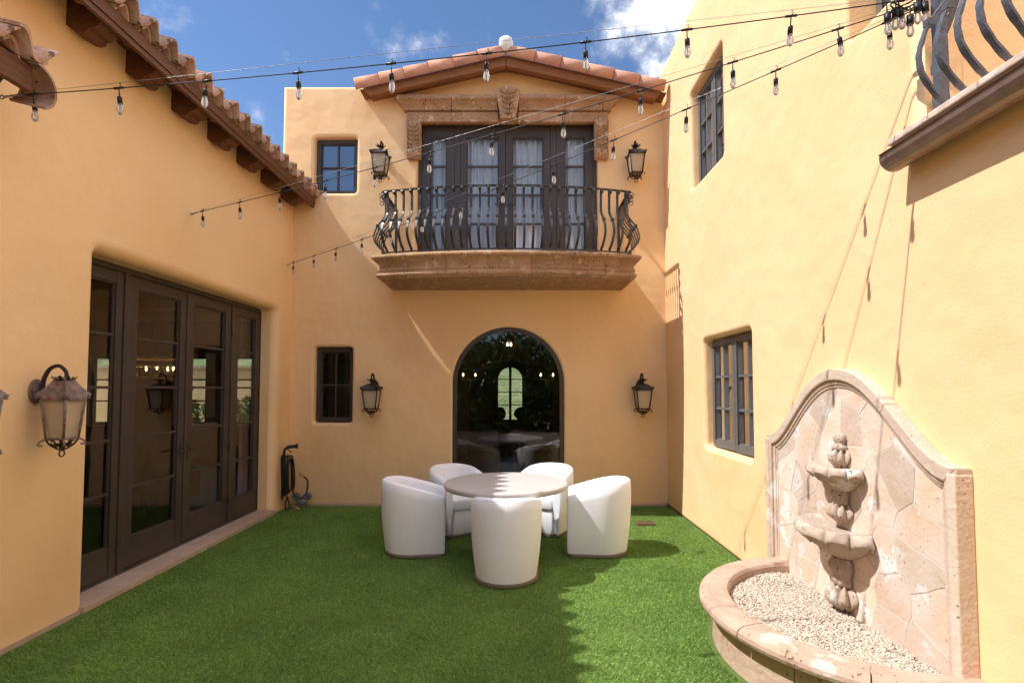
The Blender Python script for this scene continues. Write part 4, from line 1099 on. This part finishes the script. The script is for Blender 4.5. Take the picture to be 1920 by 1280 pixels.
# ================================================================== TABLE AND CHAIRS
TX, TY = -.105, 5.42
TB = thing('round_table', (TX, TY, 0), 'round cream stone-topped pedestal table in the middle of the lawn', 'table')
MB().lathe([(0, .703), (.585, .703), (.612, .712), (.622, .73), (.622, .752), (.615, .760), (.60, .763), (0, .763)], 72, (TX, TY, 0)).build('table_top', 'table', TB)
MB().lathe([(0, .0), (.30, .0), (.30, .02), (.27, .03), (.25, .35), (.27, .66), (.33, .70), (0, .701)], 48, (TX, TY, 0)).build('pedestal', 'drum', TB)
def make_chair():
    t = thing('barrel_chair', (0,0,0), 'x', 'chair', 'white barrel chairs round the table')
    # U path: right front -> back -> left front (front is +y)
    path = []
    for k in range(5): path.append((.29, .30 - .30*k/5, 1, 0))
    for k in range(21): a = -PI*k/20; path.append((.29*math.cos(a), .31*math.sin(a), math.cos(a), math.sin(a)))
    for k in range(1, 6): path.append((-.29, .30*k/5, -1, 0))
    def top(x, y):
        s = (y + .31)/.61
        return .755 - .155*(s**1.5)
    m = MB(); V = []; q = 0
    for (x, y, nx, ny) in path:
        h = top(x, y); rows = []
        for s in (0, .12, .3, .5, .7, .88): rows.append(( -.022*(1-s)**2*2.0 + .004*math.sin(PI*s), .033 + (h-.033-.03)*s))
        rows += [(-.004, h-.018), (-.018, h-.004), (-.04, h), (-.062, h-.005), (-.076, h-.02), (-.08, h-.05), (-.084, .43), (-.09, .36)]
        q = len(rows)
        for o_, z in rows: V.append((x + nx*o_, y + ny*o_, z))
    F = [(i*q+j, i*q+j+1, (i+1)*q+j+1, (i+1)*q+j) for i in range(len(path)-1) for j in range(q-1)]
    m.add(V, F, True); m.add(V, [tuple(range(q)), tuple((len(path)-1)*q + j for j in range(q-1, -1, -1))])
    sh = m.build('shell', 'fabric', t); b = sh.modifiers.new('Bevel', 'BEVEL'); b.width = .012; b.segments = 3; b.limit_method = 'ANGLE'; b.angle_limit = R(50)
    def dshape(r, f):
        pts = [(r, f)] if False else []
        pts += [(r-.03, f), (r, f-.03)] ; pts = [(-r+.03, f), (-r, f-.03)]
        pts += [(-r*math.cos(a), -r*math.sin(a)*1.03) for a in [PI*k/18 for k in range(19)]]
        pts += [(r, f-.03), (r-.03, f)]
        return pts
    MB().prism(dshape(.215, .305), lambda u, v, n: (u, v, n), .30, .435, True).build('seat_cushion', 'fabric', t, bevel=.03)
    MB().prism(dshape(.212, .285), lambda u, v, n: (u, v, n), .033, .30, True).build('seat_base', 'fabric', t, bevel=.008)
    MB().prism(dshape(.262, .285), lambda u, v, n: (u, v, n), .0, .032, True).build('plinth', 'plinth', t, bevel=.004)
    return t
ch0 = make_chair()
def face(x, y, tx=TX, ty=TY): return math.atan2(ty-y, tx-x) - PI/2
chairs = [((-.09, 4.87), R(-3), 'white barrel chair nearest the camera, its rounded back to the viewer'),
          ((-1.075, 5.66), R(-82), 'white barrel chair left of the table, seen from the side'),
          ((.865, 5.66), R(83), 'sunlit white barrel chair right of the table'),
          ((-.72, 6.46), face(-.72, 6.46) + R(6), 'white barrel chair behind the table on the left, in front of the arch'),
          ((.37, 6.50), face(.37, 6.50) - R(4), 'white barrel chair behind the table on the right, in front of the arch')]
for i, ((x, y), rz_, lb) in enumerate(chairs):
    c = ch0 if i == 0 else copy_tree(ch0)
    c.scale = (1.1, 1.08, 1.0); c.location = (x, y, .012); c.rotation_euler = (0, 0, rz_); c['label'] = lb

# ================================================================== STRING LIGHTS
def string_light(a, b, sag_, nb, s0, label, d0=None):
    a, b = Vector(a), Vector(b); t = thing('string_light', a, label, 'string light', 'strings of clear bulbs')
    P = lambda s, k=1: a.lerp(b, s) + Vector((0, 0, -sag_*k*4*s*(1-s)))
    m = MB(); m.tube([P(k/40) for k in range(41)], .0034, 5); m.build('cable', 'cord', t)
    m = MB(); m.tube([a.lerp(b, k/12) + Vector((0, 0, .028*math.sin(PI*k/12) + .012 - sag_*.55*4*(k/12)*(1-k/12))) for k in range(13)], .0016, 4); m.build('support_wire', 'steel', t)
    L_ = (b-a).length
    for i in range(nb):
        s = s0 + (.97-s0)*i/(nb-1) if d0 is None else (s0 + d0*i)/L_
        if s > .985: break
        p = P(s); dr = (b-a).normalized()
        sk = MB(); sk.tube([p - dr*.03, p + dr*.03], .0075, 6)
        tl = random.uniform(-.012, .012); ty = random.uniform(-.012, .012)
        q1 = p + Vector((tl*.5, ty*.5, -.052)); q2 = p + Vector((tl, ty, -.095))
        sk.tube([p + Vector((0, 0, .022)), p + dr*.008 + Vector((0, 0, .030)), p + dr*.012 + Vector((0, 0, .018)), p], .0022, 4)
        sk.tube([p, q1], .0035, 5); sk.tube([q1, q1.lerp(q2, .15), q1.lerp(q2, .2), q2], lambda z: .009 + .0045*(z > .2), 10)
        so_ = sk.build('socket', 'black', t)
        ax = (q2-q1).normalized()
        bl = MB(); bl.lathe([(.0115, 0), (.0125, -.009), (.0170, -.030), (.0182, -.042), (.0145, -.056), (.008, -.065), (0, -.067)], 12)
        bl.v = [tuple(q2 + Vector(v)) for v in bl.v]
        bo = bl.build('bulb', 'bulb_glass', so_)
        fl = MB(); fl.tube([q2, q2 + Vector((0, 0, -.03))], .0035, 5); fl.tube([q2 + Vector((-.007, 0, -.032)), q2 + Vector((0, 0, -.045)), q2 + Vector((.007, 0, -.032))], .0012, 4)
        fl.build('filament', 'steel', so_)
    # wall anchor: eye bolt and turnbuckle
    an = MB(); an.tube([a - (b-a).normalized()*.14, a - (b-a).normalized()*.03], .008, 6)
    c = a - (b-a).normalized()*.15
    an.tube([c + Vector((.012*math.cos(k*.6), 0, .012*math.sin(k*.6))) for k in range(12)], .004, 5)
    an.build('anchor', 'steel', t); return t
HUB = Vector((xr_-.05, 2.72, 3.735))
string_light((-2.94, 3.12, 3.455), HUB + Vector((0, 0, .02)), .05, 12, .05, 'nearest string of clear bulbs, from the low left eave to the terrace post', .548)
string_light((XL+.16, 5.24, 3.46), HUB, .06, 12, .02, 'middle string of clear bulbs, anchored on the left wall above the doors', .545)
string_light((XL+.16, 7.42, 3.46), HUB + Vector((0, 0, -.02)), .08, 14, .02, 'farthest string of clear bulbs, anchored at the back left corner', .575)
# surplus loops with bulbs tied to the terrace post
t = thing('cord_bundle', HUB, 'bundled spare light cord with bulbs tied to the terrace post', 'cord')
m = MB()
for k in range(3):
    ph = k*.9; r_ = .05 + .015*k
    m.tube(crom([HUB + Vector((-.02 - .11*(1+math.cos(a+ph))*.8, .02*math.sin(a*2+ph), .045*math.sin(a+ph*.3) - .012*k)) for a in [2*PI*j/8 for j in range(8)]], 4, True), .0042, 5, closed=True)
m.build('cable', 'cord', t)
for dx, dz in ((-.20, -.01), (-.155, .01), (-.085, -.03), (-.055, .035), (-.02, .03)):
    q1 = HUB + Vector((dx, random.uniform(-.02, .02), dz)); q2 = q1 + Vector((random.uniform(-.01, .01), 0, -.10))
    sk = MB(); sk.tube([q1, q1.lerp(q2, .5)], .0035, 5); sk.tube([q1.lerp(q2, .5), q2], .017, 10); so_ = sk.build('socket', 'black', t)
    bl = MB(); bl.lathe([(.0115, 0), (.0125, -.009), (.0170, -.030), (.0182, -.042), (.0145, -.056), (.008, -.065), (0, -.067)], 12); bl.v = [tuple(q2 + Vector(v)) for v in bl.v]; bl.build('bulb', 'bulb_glass', so_)

# ================================================================== SMALL THINGS
hs = thing('garden_hose', (XL+.08, 7.55, 0), 'coiled black garden hose with spray nozzle hanging in the back left corner', 'hose')
m = MB()
for k in range(5):
    dx = .02 + .032*k; w = .03 + .022*k; zb = .16 + .03*k
    pts = [(XL+dx, 7.52 - w*.4, .74), (XL+dx+.012, 7.52 - w, .55), (XL+dx+.02, 7.52 - w*.9, .30), (XL+dx+.01, 7.52, zb), (XL+dx, 7.52 + w, .30), (XL+dx, 7.52 + w*.9, .55), (XL+dx, 7.52 + w*.3, .74)]
    m.tube(crom(pts, 5, True), .011, 6, closed=True)
m.tube(crom([(XL+.10, 7.52, .20), (XL+.09, 7.50, .10), (XL+.11, 7.47, .03), (XL+.14, 7.50, .02), (XL+.12, 7.54, .10), (XL+.09, 7.54, .2)], 6), .011, 6)
m.tube(crom([(XL+.13, 7.58, .72), (XL+.14, 7.60, .45), (XL+.16, 7.60, .20), (XL+.24, 7.62, .14), (XL+.32, 7.64, .22), (XL+.33, 7.66, .38), (XL+.27, 7.68, .44)], 6), .012, 7)
m.build('tube', 'black', hs)
m = MB(); m.tube([(XL+.05, 7.50, .74), (XL+.06, 7.51, .85), (XL+.10, 7.53, .88), (XL+.21, 7.56, .89)], lambda s: .017+.008*(s > .6), 9); m.tube([(XL+.20, 7.56, .89), (XL+.22, 7.565, .89)], .034, 12); m.tube([(XL+.09, 7.53, .85), (XL+.14, 7.54, .80)], .007, 6); m.build('nozzle', 'black', hs)
m = MB(); m.tube([(XL+.21, 7.69, .50), (XL+.235, 7.685, .465), (XL+.27, 7.68, .445)], .015, 8); m.tube([(XL+.04, 7.5, .73), (XL+.10, 7.53, .78)], .012, 8); m.build('coupling', 'brass', hs)
m = MB()
for dx, dy in ((.19, .06), (.33, .10)):
    m.lathe([(0, -.04), (.045, -.04), (.056, -.02), (.056, .02), (.045, .04), (.024, .042), (.022, .025), (0, .025)], 18, rot=lambda v, dx=dx, dy=dy: Vector((XL+dx+v.x, 7.56+dy-v.z, .17+v.y)))
m.tube([(XL+.19, 7.60, .10), (XL+.33, 7.64, .08)], .03, 8); m.build('valve_body', 'grey_plastic', hs)
m = MB(); m.tube([(XL+.14, 7.52, .05), (XL+.22, 7.52, .045), (XL+.28, 7.50, .02)], .016, 7); m.build('yellow_end', 'brass', hs)
# drain grate
dg = thing('drain_grate', (1.60, 6.78, 0), 'small brown metal drain grate set in the turf at right', 'drain')
m = MB(); x0, x1, y0, y1 = 1.50, 1.72, 6.66, 6.80
for a, b in (((x0, y0, .0), (x1, y0+.012, .034)), ((x0, y1-.012, .0), (x1, y1, .034)), ((x0, y0+.012, .0), (x0+.012, y1-.012, .034)), ((x1-.012, y0+.012, .0), (x1, y1-.012, .034))): m.box(a, b)
m.build('frame', 'drain', dg)
for k in range(10): MB().box((x0+.018+.02*k, y0+.012, .012), (x0+.029+.02*k, y1-.012, .031)).build('bar', 'drain', dg)

# ================================================================== TURF
def in_excl(x, y):
    e = ((XR-x)/.93)**2 + ((y-BC)/.99)**2 < 1
    th = (x < XL+.04)
    d = (x > 1.5) & (x < 1.72) & (y > 6.66) & (y < 6.80)
    return e | th | d
n = 560000
u = rng.random(n)
y = 2.3 + (YB-.015-2.3)*u**1.35
x = rng.uniform(XL+.015, XR-.01, n)
k = ~in_excl(x, y); x, y = x[k], y[k]; n = len(x)
h = rng.uniform(.009, .019, n); w = rng.uniform(.0022, .0040, n)*(1 + .12*(y-3))
a = rng.uniform(0, 2*PI, n); ln = rng.uniform(.003, .020, n); la = rng.uniform(0, 2*PI, n)
base = np.stack([x, y, np.zeros(n)], 1)
dw = np.stack([np.cos(a)*w, np.sin(a)*w, np.zeros(n)], 1)
tip = base + np.stack([np.cos(la)*ln + .004*np.sin(x*3), np.sin(la)*ln - .004, h], 1)
V = np.stack([base - dw, base + dw, tip], 1).reshape(-1, 3); F = np.arange(3*n).reshape(-1, 3)
me = np_mesh('grass', V, F); me.materials.append(M['grass'])
o = bpy.data.objects.new('grass', me); COL.objects.link(o); tag(o, 'short bright green artificial turf covering the courtyard', 'grass', kind='stuff')

# unseen hedge shrubs added behind the viewer, so the panes mirror a dark mass
for i, x in enumerate((-4.2, -2.2, -.2, 1.8, 3.8)):
    leafy('added_hedge_shrub', (x, -6.6 + .3*(i % 2), 0), 'tall dark hedge shrub added behind the viewer to darken pane reflections, number %s from the left' % ('one', 'two', 'three', 'four', 'five')[i], 3.9, 1.5, 5000, .12, 'unseen hedge added behind the viewer', .17, True)
